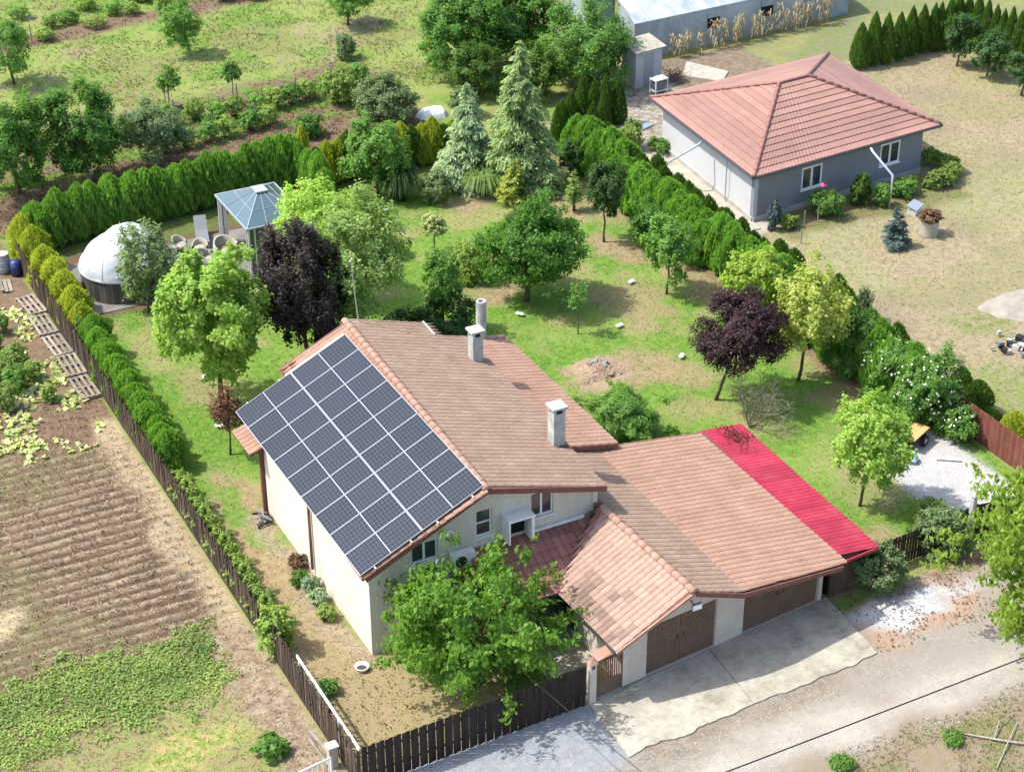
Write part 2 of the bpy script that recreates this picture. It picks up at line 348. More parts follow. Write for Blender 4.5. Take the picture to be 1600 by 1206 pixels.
    lay(lawn*blob(-1.0, 10.6, .5, 1.2)*.9, GREEN, GREEN2, .5); lay(lawn*blob(-.5, 8.1, .6, .9)*.9, GREEN*1.1, GREEN2, .5)
    lay(lawn*rect(-.75, .1, -.4, 9.6, .25, wx, wy)*.8, STRAW, DIRT, .5)
    lay(lawn*blob(16.2, 13.1, 1.4, 1.1), C_(.29, .21, .14), C_(.37, .28, .195), .5)
    lay(lawn*rect(-1.6, 9.9, 27.6, 35, .3), SOIL, SOIL*.7, .5)
    lay(lawn*rect(-3, 25, 34.2, 37, .4, wx, wy)*.8, SOIL*.8, GREEN, .5)
    lay(lawn*rect(24.9, 27, 2, 36, .4, wx, wy)*.75, SOIL, DRY*.7, .5)
    pad = rect(22.5, 25.9, -3.4, 2.9, .5, wx+.35*y*0, wy); lay(pad, C_(.34, .335, .325), C_(.44, .435, .425), .5)
    # neighbour's yard
    yard = rect(26.9, 90, -12, 38.2, .2); lay(yard, TAN, TAN2, .5); lay(yard*sst(.48, .7, n1)*.7, DIRT*1.05, TAN*.9, .5); lay(yard*sst(.50, .68, fbm(x, y, .33, 95))*.6, GREEN2*.45+TAN*.55, TAN, .5)
    lay(yard*sst(.52, .72, fbm(x, y, .16, 91))*.75, GREEN2*.55+TAN*.5, TAN2, .45)
    lay(yard*blob(30.6, 3.4, 2.4, 2.6)*.85, GREEN2*.9, TAN, .45); lay(yard*blob(33.2, 9.0, 1.6, 1.6)*.7, GREEN2*.8, TAN, .5)
    lay(yard*rect(31, 41.5, 20.0, 23, .4, wx, wy)*.8, GREEN2*.7, SOIL*1.2, .5)
    lay(yard*rect(27.6, 31, 21.2, 33.5, .25), C_(.34, .315, .265), C_(.40, .375, .325), .5)
    back = rect(33, 90, 38, 70, .5, wx, wy); lay(back, DIRT*.95, GREEN2*.8, .45); lay(back*sst(.45, .6, n1)*.7, GREEN2*.8, DRY, .5)
    lay(rect(36.5, 43, 38.2, 43.5, .5, wx, wy), SOIL*1.1, DIRT, .5)
    lay(rect(29.5, 36.5, 33.5, 41, .5, wx, wy)*.9, DIRT*.8, C_(.4, .37, .32), .5)
    # street
    st = (1-sst(-5.75, -5.5, y-.012*(x-1)+.06*np.clip(x-15.5, 0, 7)*-2))*sst(-3.6, -3.1, x+0*y)
    lay(st, DIRT*1.15, DUST*.8, .5)
    lay(st*rect(-8, 60, -11.1, -8.6, .5, wx, wy), DUST, DUST*1.12, .5)
    lay(st*rect(-8, 60, -9.5, -8.0, .5, wx, wy-.02*x)*.95, DIRT*.85, DIRT*1.2, .5)
    lay(st*rect(13, 60, -9.6, -7.4, .7, wx, wy)*.8, C_(.30, .27, .235), DUST*.75, .5); lay(st*sst(.52, .75, fbm(x, y, .5, 63))*.45, C_(.30, .24, .18), DIRT, .5)
    for yy in (-9.75, -10.95): lay(st*rect(-8, 60, yy-.28, yy+.28, .22, wx, y+(wy-y)*.35-.015*x)*.6*sst(.3, .55, n2), DUST*.72, DUST*.9, .5)
    lay(st*rect(-2.6, 5.3, -8.5, -5.4, .5, wx, wy), BLUEGR, BLUEGR*1.35, .5)
    lay(st*rect(-4, 3.4, -13, -8.2, .7, wx, wy)*.8, BLUEGR*.85+DUST*.15, DUST, .5)
    lay(st*rect(15.5, 20.4, -7.6, -5.6, .5, wx, wy), C_(.36, .235, .15), C_(.31, .185, .115), .5)
    lay(st*blob(18.0, -5.7, 1.9, 1.0), C_(.36, .385, .41), C_(.46, .475, .49), .5); lay(st*blob(16.6, -6.3, 1.0, .6), C_(.42, .44, .455), C_(.48, .495, .50), .5)
    lay(st*rect(16, 23, -5.4, -3.4, .4, wx, wy), SOIL*.75, C_(.33, .22, .14), .5)
    lay(st*rect(-8, 60, -40, -11.6, .7, wx, wy-.03*(x-10)), DIRT*1.1, DRY*.7, .5)
    lay(st*rect(-8, 60, -40, -11.7, .6, wx, wy)*sst(.5, .68, fbm(x, y, .45, 13))*.9, GREEN2*.7, DRY*.7, .5)
    return c1, c2, a
def ground_z(x, y):
    z = (fbm(x, y, .6, 3)-.5)*.05
    m = (x < -3.6)*sst(3.6, 4.6, y)*(1-sst(17, 18, y))
    row = furrow(x, y)
    z = z+m*(row*.12+(fbm(x, y, 2.2, 44)-.5)*.09)
    d = np.hypot((x-16.2)/1.15, (y-13.2)/.9); z = z+.42*np.exp(-d*d*1.6)*(.7+.6*fbm(x, y, 1.5, 71))
    keep = ((x > -.3)*(x < 17.5)*(y > -5.4)*(y < 12.5)) | ((x > 5)*(x < 15.6)*(y < -4.2)*(y > -8.8))
    return np.where(keep, np.minimum(z, -.0)*.3-.004, z)
def zone(x, y):
    zs = np.full(x.shape, 0)
    zs[(x < -3.05) & (y < 38) & (y > -30)] = 1                       # field
    zs[(x > -3.05) & (x < 26.9) & (y > -5.6) & (y < 36.8)] = 2       # lawn
    zs[(x > 26.9) & (y > -5.6) & (y < 38.2)] = 3                     # yard
    zs[(x > -3.05) & (y < -5.6) & (y > -40)] = 4                     # street
    zs[(x < 22) & (y > 36.8) & (y < 50)] = 5                         # vineyard
    return zs
far = np.array([16, 24, 40, 80, 160, 400, 1200, 3000.])
gx = np.concatenate([-18-far[::-1]+0, np.arange(-18, 61.01, .25), 61+far]); gy = np.concatenate([-19-far[::-1], np.arange(-19, 3.9, .25), np.arange(4, 18.4, .11), np.arange(18.5, 77.01, .25), 77+far])
X, Y = np.meshgrid(gx, gy, indexing='ij'); inside = (X > -18.1)*(X < 61.1)*(Y > -19.1)*(Y < 77.1)
Z = np.where(inside, ground_z(X, Y), 0)
g1, g2, ga = ground_cols(X, Y)
m, t, p = newmat('ground_cover'); m_ground = m
a1 = nd(t, 'ShaderNodeAttribute', attribute_name='col'); a2 = nd(t, 'ShaderNodeAttribute', attribute_name='col_b')
n_big = noise(t, 2.6, 6, .7, 'World'); f1 = ramp(t, n_big, [(.40, (0, 0, 0)), (.60, (1, 1, 1))])
c = mixc(t, f1, a1.outputs[0], a2.outputs[0])
n_fine = noise(t, 24, 6, .8, 'World'); v = ramp(t, n_fine, [(.28, (.52,)*3), (.5, (.96,)*3), (.75, (1.42,)*3)])
c = mixc(t, 1., c, v, 'MULTIPLY'); t.links.new(c, p.inputs['Base Color']); p.inputs['Roughness'].default_value = 1; p.inputs['Specular IOR Level'].default_value = .1
bump(t, p, n_fine, .4, .05)
idx = np.arange(X.size).reshape(X.shape)
Q = np.stack([idx[:-1, :-1], idx[1:, :-1], idx[1:, 1:], idx[:-1, 1:]], -1).reshape(-1, 4)
xc = (X[:-1, :-1]+X[1:, 1:]).ravel()/2; yc = (Y[:-1, :-1]+Y[1:, 1:]).ravel()/2; zq = zone(xc, yc)
V = np.stack([X, Y, Z], -1).reshape(-1, 3); G1 = g1.reshape(-1, 3); G2 = g2.reshape(-1, 3)
for k, nm in enumerate(['meadow', 'field', 'lawn', 'neighbour_yard', 'street', 'vineyard_soil']):
    q = Q[zq == k]; u, inv = np.unique(q, return_inverse=True)
    o = np_obj(nm, V[u], inv.reshape(-1, 4), m_ground, colors={'col': G1[u], 'col_b': G2[u]}, smooth=True); tag(o, kind='structure')
def gz(x, y): return float(ground_z(np.array([float(x)]), np.array([float(y)]))[0])

# ------------------------------------------------------------------ foliage builders
def unit(a): return a/np.maximum(np.linalg.norm(a, axis=-1, keepdims=True), 1e-6)
def rdir(n, r): return unit(r.normal(size=(n, 3)))
def leaves(pos, d, nrm, ln, wd, tint):
    """rhombic leaves, slightly folded: pos base centre, d long axis, nrm leaf normal"""
    n = len(pos); s = unit(np.cross(d, nrm)); ln = np.broadcast_to(np.asarray(ln), (n,))[:, None]; wd = np.broadcast_to(np.asarray(wd), (n,))[:, None]
    up = unit(np.cross(s, d))
    v = np.stack([pos-d*ln*.5, pos+s*wd*.5+up*wd*.18-d*ln*.05, pos+d*ln*.5-up*ln*.12, pos-s*wd*.5+up*wd*.18-d*ln*.05], 1).reshape(-1, 3)
    f = np.arange(4*n).reshape(n, 4); return v, f, np.repeat(tint, 4)
def crown_pts(n, a, b, r, lobes=9, fill=.15, clump=.30, flat=.8, sprays=0):
    """points in clumps on rounded lobes spread round an uneven ellipsoid of half-axes a, a, b"""
    m = int(lobes*1.7)+4; i = np.arange(m)+.5
    ph = np.arccos(1-1.78*i/m); th = math.pi*(1+5**.5)*i+r.uniform(0, 6.28)
    d = unit(np.stack([np.cos(th)*np.sin(ph), np.sin(th)*np.sin(ph), np.cos(ph)], 1)+r.normal(size=(m, 3))*.22)
    dist = r.uniform(.44, .70, m); lr = r.uniform(.30, .48, m)*(16/m)**.25; el = r.uniform(1, 1.25, m)
    if sprays:
        d2 = rdir(sprays, r); d2[:, 2] = np.abs(d2[:, 2])*.8-.25; d2 = unit(d2)
        d = np.concatenate([d, d2]); dist = np.concatenate([dist, r.uniform(.85, 1.22, sprays)]); lr = np.concatenate([lr, r.uniform(.10, .17, sprays)]); el = np.concatenate([el, r.uniform(1.6, 2.6, sprays)])
        m += sprays
    c = d*dist[:, None]; sub = 11; sd = rdir(m*sub, r).reshape(m, sub, 3)+d[:, None]*.45; sd = unit(sd); sr = r.uniform(.7, 1.05, (m, sub))
    w = lr**2; li = r.choice(m, n, p=w/w.sum()); si = r.integers(0, sub, n)
    off = sd[li, si]*sr[li, si][:, None]+r.normal(size=(n, 3))*clump*.5; inner = r.random(n) < fill; off[inner] *= r.uniform(.0, .7, (inner.sum(), 1))
    along = (off*d[li]).sum(1)[:, None]*d[li]; off = off+along*(el[li]-1)[:, None]
    p = c[li]+off*lr[li][:, None]
    out = unit(off*.8+d[li]*.35+1e-4); br = r.random((m, sub))[li, si]
    return p*np.array([a, a, b]), out, br
def crown(a, b, mat, seed, leaf=.15, asp=.55, cover=2.2, lobes=9, fill=.24, clump=.32, droop=0., sprays=0, name='crown', parent=None, center=(0, 0, 0), shade=None, base=None):
    r = np.random.default_rng(seed); 
    area = 4*math.pi*((a*a)**1.6/3+2*(a*b)**1.6/3)**(1/1.6)
    n = int(min(30000, max(250, cover*area/(leaf*leaf*asp*.5))))
    p, out, br = crown_pts(n, a, b, r, lobes, fill, clump, sprays=sprays)
    if base is not None:      # keep the underside off the ground
        p[:, 2] = np.maximum(p[:, 2], base+np.abs(r.normal(size=n))*.12)
    nrm = unit(out*.75+rdir(n, r)*.6+np.array([0, 0, .6])); d = unit(np.cross(nrm, rdir(n, r))+np.array([0, 0, -droop]))
    tint = np.clip(.15+.45*br+.4*r.random(n), 0, 1)
    sz = leaf*r.uniform(.65, 1.25, n)
    v, f, tt = leaves(p+np.array(center), d, nrm, sz, sz*asp, tint)
    return np_obj(name, v, f, mat, attrs={'tint': tt}, parent=parent)
def trunk(h, r0, c, a, b, seed, mat, parent, n=7, lean=(0, 0)):
    """tapered trunk that forks into limbs reaching into the crown at c (relative)"""
    rg = random.Random(seed); mb = MB(); c = Vector(c); top = Vector((c.x*.75, c.y*.75, max(h, c.z-b*.45)))
    pts = [Vector((0, 0, -.15))]+[top*t+Vector((rg.uniform(-1, 1), rg.uniform(-1, 1), 0))*.05*top.z*.4 for t in (.25, .5, .75)]+[top]
    mb.tube(pts, [r0*1.35, r0, r0*.9, r0*.8, r0*.68], 8)
    for i in range(n):
        an = 2*math.pi*(i+rg.random()*.6)/n; el = rg.uniform(.15, 1.1); s = pts[-1].lerp(pts[3], rg.random()*.9)
        e = c+Vector((math.cos(an)*math.cos(el)*a, math.sin(an)*math.cos(el)*a, math.sin(el)*b))*rg.uniform(.62, .9)
        mid = s.lerp(e, .5)+Vector((0, 0, -.1*a)); rr = r0*rg.uniform(.32, .5)
        mb.tube([s, mid, e], [rr, rr*.6, rr*.2], 5)
        for j in range(2):
            q = mid.lerp(e, rg.uniform(0, .6)); e2 = q+Vector((rg.uniform(-1, 1), rg.uniform(-1, 1), rg.uniform(0, .9)))*a*.35
            mb.tube([q, e2], [rr*.4, rr*.12], 4)
    return mb.build('trunk', mat, parent, True)
def tree(name, label, cat, base, cc, hc, a, b, mat, leaf=.15, cover=2.2, r0=.07, seed=1, bark=None, group=None, trunk_h=None, **k):
    bx, by = base; z = gz(bx, by); tr = thing(name, label, cat, (bx, by, z), 0, group)
    c = (cc[0]-bx, cc[1]-by, hc)
    trunk(trunk_h or max(.2, hc-b*.8), r0, c, a, b, seed, bark or m_bark, tr)
    crown(a, b, L[mat], seed, leaf, cover=cover, center=c, parent=tr, base=-hc+.1, **k)
    return tr
def shrub(name, label, x, y, hc, a, b, mat, leaf=.12, cover=2.2, seed=1, group=None, cat='shrub', flowers=None, fmat=None, **k):
    z = gz(x, y); tr = thing(name, label, cat, (x, y, z), 0, group); rg = random.Random(seed); mb = MB()
    for i in range(6):
        an = rg.uniform(0, 6.28); e = Vector((math.cos(an)*a*.6, math.sin(an)*a*.6, hc+b*rg.uniform(-.1, .6))); s = Vector((math.cos(an)*.08, math.sin(an)*.08, -.1))
        mb.tube([s, s.lerp(e, .5)+Vector((0, 0, .1)), e], [.03, .02, .008], 5)
    mb.build('stem', m_bark, tr)
    crown(a, b, L[mat], seed, leaf, cover=cover, center=(0, 0, hc), parent=tr, name='foliage', base=-hc+.04, **k)
    if flowers: blossom(tr, flowers, a*1.02, b*1.02, hc, seed, fmat or m_flower)
    return tr
def blossom(parent, n, a, b, hc, seed, mat, size=.09, name='blossom'):
    r = np.random.default_rng(seed+5); d = rdir(n, r); d[:, 2] = np.abs(d[:, 2])*1.0-.15; d = unit(d); p = d*np.array([a, a, b])*r.uniform(.85, 1.02, n)[:, None]+np.array([0, 0, hc])
    vs, fs = [], []
    for k in range(3):
        q = rdir(n, r); v, f, _ = leaves(p, unit(np.cross(d, q)), unit(d+q*.4), size, size*.9, np.zeros(n)); fs.append(f+sum(len(x) for x in vs)); vs.append(v)
    return np_obj(name, np.concatenate(vs), np.concatenate(fs), mat, parent=parent)
def thuja_mesh(h, R, mat, seed, power=1.5, leaf=.15, bump_=.16, n=None):
    r = np.random.default_rng(seed); n = n or int(2.3*2*math.pi*R*h*.7/(leaf*leaf*.42*.5))
    t = r.random(n)**1.15; ang = r.uniform(0, 2*math.pi, n)
    prof = np.clip(1-t**power, 0.02, 1)**.75*np.clip(.55+t*3.2, 0, 1)
    ph = r.uniform(0, 6.28, 4)
    bm = 1+bump_*(np.sin(ang*3+ph[0]+t*4)+np.sin(ang*5+ph[1]-t*7)*.7+np.sin(ang*9+t*16+ph[2])*.5)*.6+r.normal(size=n)*.07
    rr = R*prof*bm*np.where(r.random(n) < .25, r.uniform(.5, .95, n), 1.0)
    o = np.stack([np.cos(ang), np.sin(ang), 0*ang], 1); p = o*rr[:, None]; p[:, 2] = t*h*(1+.02*r.normal(size=n))+.05
    d = unit(o*.45+rdir(n, r)*.55+np.array([0, 0, 1.0])); nrm = unit(o+rdir(n, r)*.5+np.array([0, 0, .7]))
    clump = .5+.5*np.sin(ang*9+t*16+ph[2]); tint = np.clip(.1+.35*clump+.45*r.random(n), 0, 1); sz = leaf*r.uniform(.7, 1.35, n)
    v, f, tt = leaves(p, d, nrm, sz, sz*.42, tint)
    return np_mesh('foliage', v, f, mat, attrs={'tint': tt})
def conifer(name, label, x, y, h, R, mat, seed, levels=16, droop=.35, leaf=.2, low=.04, dens=1., cat='tree', group=None, up=0., trunk_r=.09, asp=.34):
    r = np.random.default_rng(seed); tr = thing(name, label, cat, (x, y, gz(x, y)), 0, group)
    MB().tube([(0, 0, -.15), (.03, 0, h*.5), (0, 0, h)], [trunk_r, trunk_r*.6, .01], 7).build('trunk', m_bark, tr, True)
    P, D, T = [], [], []; br = MB()
    for i in range(levels*3):
        t = low+(1-low)*(i+r.random()*2.5)/(levels*3+2); nb = max(1, int(3*(1-t)+1.5))
        for j in range(nb):
            an = r.uniform(0, 6.28); ln = R*(1-t)**.72*r.uniform(.55, 1.22)+.06; o = np.array([math.cos(an), math.sin(an), 0])
            s = np.array([0, 0, t*h]); rise = up-droop*r.uniform(-.1, 1.5)
            e = s+o*ln+np.array([0, 0, rise*ln])
            if ln > .25: br.tube([s, s*.5+e*.5+np.array([0, 0, .1*ln]), e], [.022*ln+.006, .014*ln+.004, .003], 4)
            m_ = int(max(6, 46*ln*dens)); u = r.random(m_)**.75; side = r.normal(size=m_)*.22*ln*(1.1-u*.6)
            q = s+(e-s)*u[:, None]+np.array([0, 0, .1*ln])*(4*u*(1-u))[:, None]+np.cross(o, [0, 0, 1])*side[:, None]
            q[:, 2] -= np.abs(side)*.5+np.abs(r.normal(size=m_))*.10*ln*droop*2
            P.append(q); D.append(unit(o*.7+np.cross(o, [0, 0, 1])*np.sign(side)[:, None]*.5+rdir(m_, r)*.5+np.array([0, 0, up*.6-.3]))); T.append(np.clip(.05+.45*u+.5*r.random(m_), 0, 1))
    tag(br.build('branch', m_bark, tr), 'whorls of thin side branches', kind='stuff')
    P = np.concatenate(P); D = np.concatenate(D); T = np.concatenate(T); n = len(P)
    nrm = unit(rdir(n, r)*.6+np.array([0, 0, 1])); sz = leaf*r.uniform(.7, 1.3, n)
    v, f, tt = leaves(P, D, nrm, sz, sz*asp, T); np_obj('crown', v, f, L[mat], attrs={'tint': tt}, parent=tr); return tr
def grass_clump(name, label, x, y, h, R, mat, seed, n=420, group=None):
    r = np.random.default_rng(seed); tr = thing(name, label, 'grass', (x, y, gz(x, y)), 0, group)
    an = r.uniform(0, 6.28, n); o = np.stack([np.cos(an), np.sin(an), 0*an], 1); s = o*(r.random(n)*.25*R)[:, None]; hh = h*r.uniform(.7, 1.15, n); rr = R*r.uniform(.35, 1.1, n)
    side = np.stack([-np.sin(an), np.cos(an), 0*an], 1)*.018
    k = [s, s+o*(rr*.3)[:, None]+np.array([0, 0, 1])*(hh*.75)[:, None], s+o*(rr*.7)[:, None]+np.array([0, 0, 1])*hh[:, None], s+o*(rr*1.1)[:, None]+np.array([0, 0, 1])*(hh*.55)[:, None]]
    v = np.stack([k[0]-side, k[0]+side, k[1]-side, k[1]+side, k[2]-side, k[2]+side, k[3]-side*.2, k[3]+side*.2], 1).reshape(-1, 3)
    b = (np.arange(n)*8)[:, None]; f = np.concatenate([b+np.array([0, 1, 3, 2]), b+np.array([2, 3, 5, 4]), b+np.array([4, 5, 7, 6])])
    np_obj('blade_tuft', v, f, L[mat], attrs={'tint': np.repeat(r.random(n), 8)}, parent=tr); return tr

# ------------------------------------------------------------------ building helpers
def frame_of(O, U, V):
    """eave origin O, point along the eave U, a point up the slope V -> unit axes and up normal"""
    O = Vector(O); eu = (Vector(U)-O).normalized(); ev = Vector(V)-O; ev = (ev-eu*ev.dot(eu)).normalized(); n = eu.cross(ev)
    if n.z < 0: n = -n
    return O, eu, ev, n
def tile_spots(vlen, umin, umax, tw=.29, tl=.36):
    """u0, lower u1, v0, v1, upper u1 for every tile; the far edge is cut to the valley line"""
    out = []; v = 0
    while v < vlen-.08:
        v1 = min(v+tl*1.12, vlen); a = umin(v+tl*.5); b0, b1 = umax(v), umax(v1); u = math.floor(a/tw)*tw
        while u < max(b0, b1)-.03:
            u0 = max(u, a); e0, e1 = min(u+tw, b0), min(u+tw, b1)
            if max(e0, e1)-u0 > .05: out.append((u0, max(e0, u0+.004), v, v1, max(e1, u0+.004)))
            u += tw
        v += tl
    return out
def tile_verts(w, l, w2, amp=.05, lift=.03, nseg=5):
    """one pantile in its own u,v,n frame: barrel rolled across, lapped at its lower end"""
    P = []
    for vv, zz, ww in ((l, 0, w2), (0, lift, w), (0, -.012, w)):
        for j in range(nseg+1): P.append((ww*(.5-.5*math.cos(math.pi*j/nseg)), vv, zz+amp*math.sin(math.pi*j/nseg)))
    k = nseg+1; Fc = []
    for r in range(2):
        for j in range(nseg): Fc.append((r*k+j, (r+1)*k+j, (r+1)*k+j+1, r*k+j+1))
    return P, Fc
def tile_field(name, fr, vlen, umin, umax, mat, parent, tw=.27, tl=.36, seed=3, amp=.05, deck=True):
    O, eu, ev, n = fr; mb = MB(); rg = random.Random(seed)
    for u0, u1, v0, v1, u2 in tile_spots(vlen, umin, umax, tw, tl):
        P, Fc = tile_verts(u1-u0, v1-v0, u2-u0, amp); b = len(mb.v); c = min(1, max(0, rg.gauss(.5, .24)))
        o = O+eu*u0+ev*v0+n*rg.uniform(0, .006)
        for x, y, z in P: mb.v.append(tuple(o+eu*x+ev*y+n*z)); mb.c.append(c)
        mb.f += [tuple(b+i for i in q) for q in Fc]
    o = mb.build(name, mat, parent); tag(o, kind='stuff'); return o
def ridge_run(a, b, parent, mat=None, r=.13, step=.40, seed=1, name='ridge_tile'):
    """half-round cap tiles laid end to end from a to b, each its own object"""
    mat = mat or m_ridge; a = Vector(a); b = Vector(b); d = b-a; n = max(1, round(d.length/step)); st = d.length/n; mb = MB()
    k = 8
    for x, rr, z in ((0, r, 0), (st*1.1, r*.86, -.02)):
        for j in range(k+1):
            an = math.pi*j/k; mb.v.append((x, math.cos(an)*rr, math.sin(an)*rr*.85+z)); mb.c.append(.5)
    for j in range(k): mb.f.append((j, j+1, k+2+j, k+1+j))
    mb.v.append((0, 0, -.02)); mb.c.append(.5)
    for j in range(k): mb.f.append((j+1, j, 2*k+2))
    me = mb.mesh(name, mat, True); q = d.to_track_quat('X', 'Z'); rg = random.Random(seed)
    for i in range(n):
        o = link(bpy.data.objects.new(name, me), parent); o.location = a+d*(i/n)+Vector((0, 0, rg.uniform(0, .012))); o.rotation_euler = q.to_euler()
        o.rotation_euler.z += rg.uniform(-.02, .02)
def wall(name, O, D, N, length, ztop, mat, parent, holes=(), z0=0., th=.22, breaks=()):
    """upright wall from O along D, outside normal N; ztop(s); holes (s0,s1,z0,z1) get real reveals"""
    O = Vector(O); D = Vector(D).normalized(); N = Vector(N).normalized(); mb = MB()
    O = O+D*.004; length -= .008
    ss = sorted({0, length, *breaks, *[h[0] for h in holes], *[h[1] for h in holes]})
    P = lambda s, z, d=0: O+D*s-N*d+Vector((0, 0, z))
    for s0, s1 in zip(ss[:-1], ss[1:]):
        cuts = sorted([(h[2], h[3]) for h in holes if h[0] <= s0+1e-6 and h[1] >= s1-1e-6]); z = z0
        for a, b in cuts:
            mb.poly([P(s0, z), P(s1, z), P(s1, a), P(s0, a)]); z = b
        mb.poly([P(s0, z), P(s1, z), P(s1, ztop(s1)), P(s0, ztop(s0))])
        mb.poly([P(s1, z0, th), P(s0, z0, th), P(s0, ztop(s0), th), P(s1, ztop(s1), th)])
        mb.poly([P(s0, ztop(s0)), P(s1, ztop(s1)), P(s1, ztop(s1), th), P(s0, ztop(s0), th)])
    for s0, s1, a, b in holes:
        r = .12
        mb.poly([P(s0, a), P(s0, a, r), P(s0, b, r), P(s0, b)]); mb.poly([P(s1, a, r), P(s1, a), P(s1, b), P(s1, b, r)])
        mb.poly([P(s0, a), P(s1, a), P(s1, a, r), P(s0, a, r)]); mb.poly([P(s0, b, r), P(s1, b, r), P(s1, b), P(s0, b)])
    mb.poly([P(0, z0), P(0, ztop(0)), P(0, ztop(0), th), P(0, z0, th)]); mb.poly([P(length, z0, th), P(length, ztop(length), th), P(length, ztop(length)), P(length, z0)])
    return mb.build(name, mat, parent)
def window(O, D, N, s0, s1, z0, z1, parent, panes=2, frame=None, sill=True, fw=.055, horiz=False, proud=-.09, label=None, curtain=False):
    """frame bars, separate panes and a sill, set into a reveal"""
    O = Vector(O); D = Vector(D).normalized(); N = Vector(N).normalized(); frame = frame or m_white
    P = lambda s, z, d: O+D*s+N*d+Vector((0, 0, z)); f = MB()
    def bx(a, b, c, d, n0, n1, mb): mb.hexa([P(a, c, n0), P(b, c, n0), P(b, c, n1), P(a, c, n1), P(a, d, n0), P(b, d, n0), P(b, d, n1), P(a, d, n1)])
    n0, n1 = proud-.03, proud+.03
    bx(s0, s0+fw, z0, z1, n0, n1, f); bx(s1-fw, s1, z0, z1, n0, n1, f); bx(s0+fw, s1-fw, z0, z0+fw, n0, n1, f); bx(s0+fw, s1-fw, z1-fw, z1, n0, n1, f)
    cuts = []
    for i in range(1, panes):
        if horiz: m_ = z0+(z1-z0)*i/panes; bx(s0+fw, s1-fw, m_-fw/2, m_+fw/2, n0, n1-.004, f)
        else: m_ = s0+(s1-s0)*i/panes; bx(m_-fw*.7, m_+fw*.7, z0+fw, z1-fw, n0, n1-.004, f)
    w = f.build('window', frame, parent)
    if label: w['label'] = label
    for i in range(panes):
        if horiz: a, b, c, d = s0+fw, s1-fw, z0+(z1-z0)*i/panes+fw*.5, z0+(z1-z0)*(i+1)/panes-fw*.5
        else: a, b, c, d = s0+(s1-s0)*i/panes+fw*.7, s0+(s1-s0)*(i+1)/panes-fw*.7, z0+fw, z1-fw
        g = MB(); bx(a, b, c, d, proud-.012, proud-.002, g); g.build('pane', m_glass, w)
    if curtain:
        g = MB(); bx(s0+fw, s0+(s1-s0)*.45, z0+fw, z1-fw, proud-.028, proud-.02, g); 
    if sill: g = MB(); bx(s0-.06, s1+.06, z0-.05, z0-.002, -.10, .07, g); g.build('sill', frame, w)
    return w

# ------------------------------------------------------------------ the main house
house = thing('house', 'cream two-storey house with a long tiled gable roof in the middle', 'house', (0, 0, 0))
RF, RB = Vector((4.10, -.60, 5.80)), Vector((4.54, 12.30, 5.80))      # ridge line
ER, ERB = Vector((8.67, -.59, 4.50)), Vector((9.13, 11.1, 4.50))      # right eave
EL = Vector((-.36, -.60, 3.70))
zR = lambda x: 5.72-(x-4.1)*.2845 if x > 4.1 else 5.72-(4.1-x)*.4710
wl = wall('wall', (0, 0, 0), (0, 1, 0), (-1, 0, 0), 9.75, lambda s: 3.74, m_plaster, house)
wins = [(1.57, 2.54, 3.20, 3.98), (3.97, 4.58, 3.53, 4.59), (6.06, 6.93, 3.66, 4.64), (1.15, 2.1, 1.25, 2.25), (5.3, 6.25, .05, 2.1)]
wall('wall', (0, 0, 0), (1, 0, 0), (0, -1, 0), 8.46, zR, m_plaster, house, wins, breaks=(4.1,))
wall('wall', (8.46, 0, 0), (0, 1, 0), (1, 0, 0), 11, lambda s: 4.4, m_plaster, house)
wall('wall', (0, 9.75, 0), (1, 0, 0), (0, 1, 0), 1.7, lambda s: 3.7+s*.45, m_plaster, house)
wall('wall', (1.7, 11.6, 0), (1, 0, 0), (0, 1, 0), 5.6, lambda s: zR(1.7+s), m_plaster, house, breaks=(2.4,))
wall('wall', (1.7, 9.75, 0), (0, 1, 0), (-1, 0, 0), 1.85, lambda s: 4.5, m_plaster, house)
for (a, b, c, d), lb, pn, hz in zip(wins[:4], ['white two-pane window under the solar panels', 'dark window with one crossbar', 'white two-pane window by the right eave', 'dark ground floor window behind the tree'], (2, 2, 2, 2), (False, True, False, False)):
    window((0, 0, 0), (1, 0, 0), (0, -1, 0), a, b, c, d, house, pn, horiz=hz, label=lb)
dr = MB().box(5.3, 6.25, .06, .11, .05, 2.1).build('door', m_white, house); dr['label'] = 'white door at the back of the patio'
MB().box(5.42, 6.13, .04, .058, .9, 1.95).build('pane', m_curtain, dr); MB().bar((6.16, .02, 1.0), (6.16, .02, 1.14), .02, .03).build('handle', m_steel, dr)
roof = MB()      # boarding under the tiles, with a real verge thickness
def slab(mb, q, th=.09):
    q = [Vector(a) for a in q]; n = (q[1]-q[0]).cross(q[2]-q[0]).normalized(); n = n if n.z > 0 else -n
    mb.hexa([a-n*th for a in q]+q)
n_r = Vector((ER-RF)).cross(RB-RF)
slab(roof, [RF, ER, ERB, Vector((4.50, 11.1, 5.80))]); slab(roof, [Vector((4.50, 11.12, 5.80)), Vector((7.72, 11.12, 4.885)), Vector((7.76, 12.27, 4.885)), RB])
slab(roof, [EL, RF+Vector((0, 0, -.004)), Vector((4.5, 11.0, 5.796)), Vector((.02, 11.0, 3.70))]); slab(roof, [Vector((1.65, 11.02, 4.46)), Vector((4.5, 11.02, 5.796)), RB+Vector((0, 0, -.004)), Vector((1.70, 12.3, 4.46))])
roof = roof.build('roof', m_fascia, house)
fr = frame_of(ER, ERB, RF); vl = (RF-ER-fr[1]*(RF-ER).dot(fr[1])).length
tile_field('roof_tiles', fr, vl, lambda v: -.02, lambda v: 11.7 if v < 1.42 else 12.85, m_tile2, roof, seed=11)
fl = frame_of(EL, EL+(RB-RF), RF); vll = (RF-EL-fl[1]*(RF-EL).dot(fl[1])).length
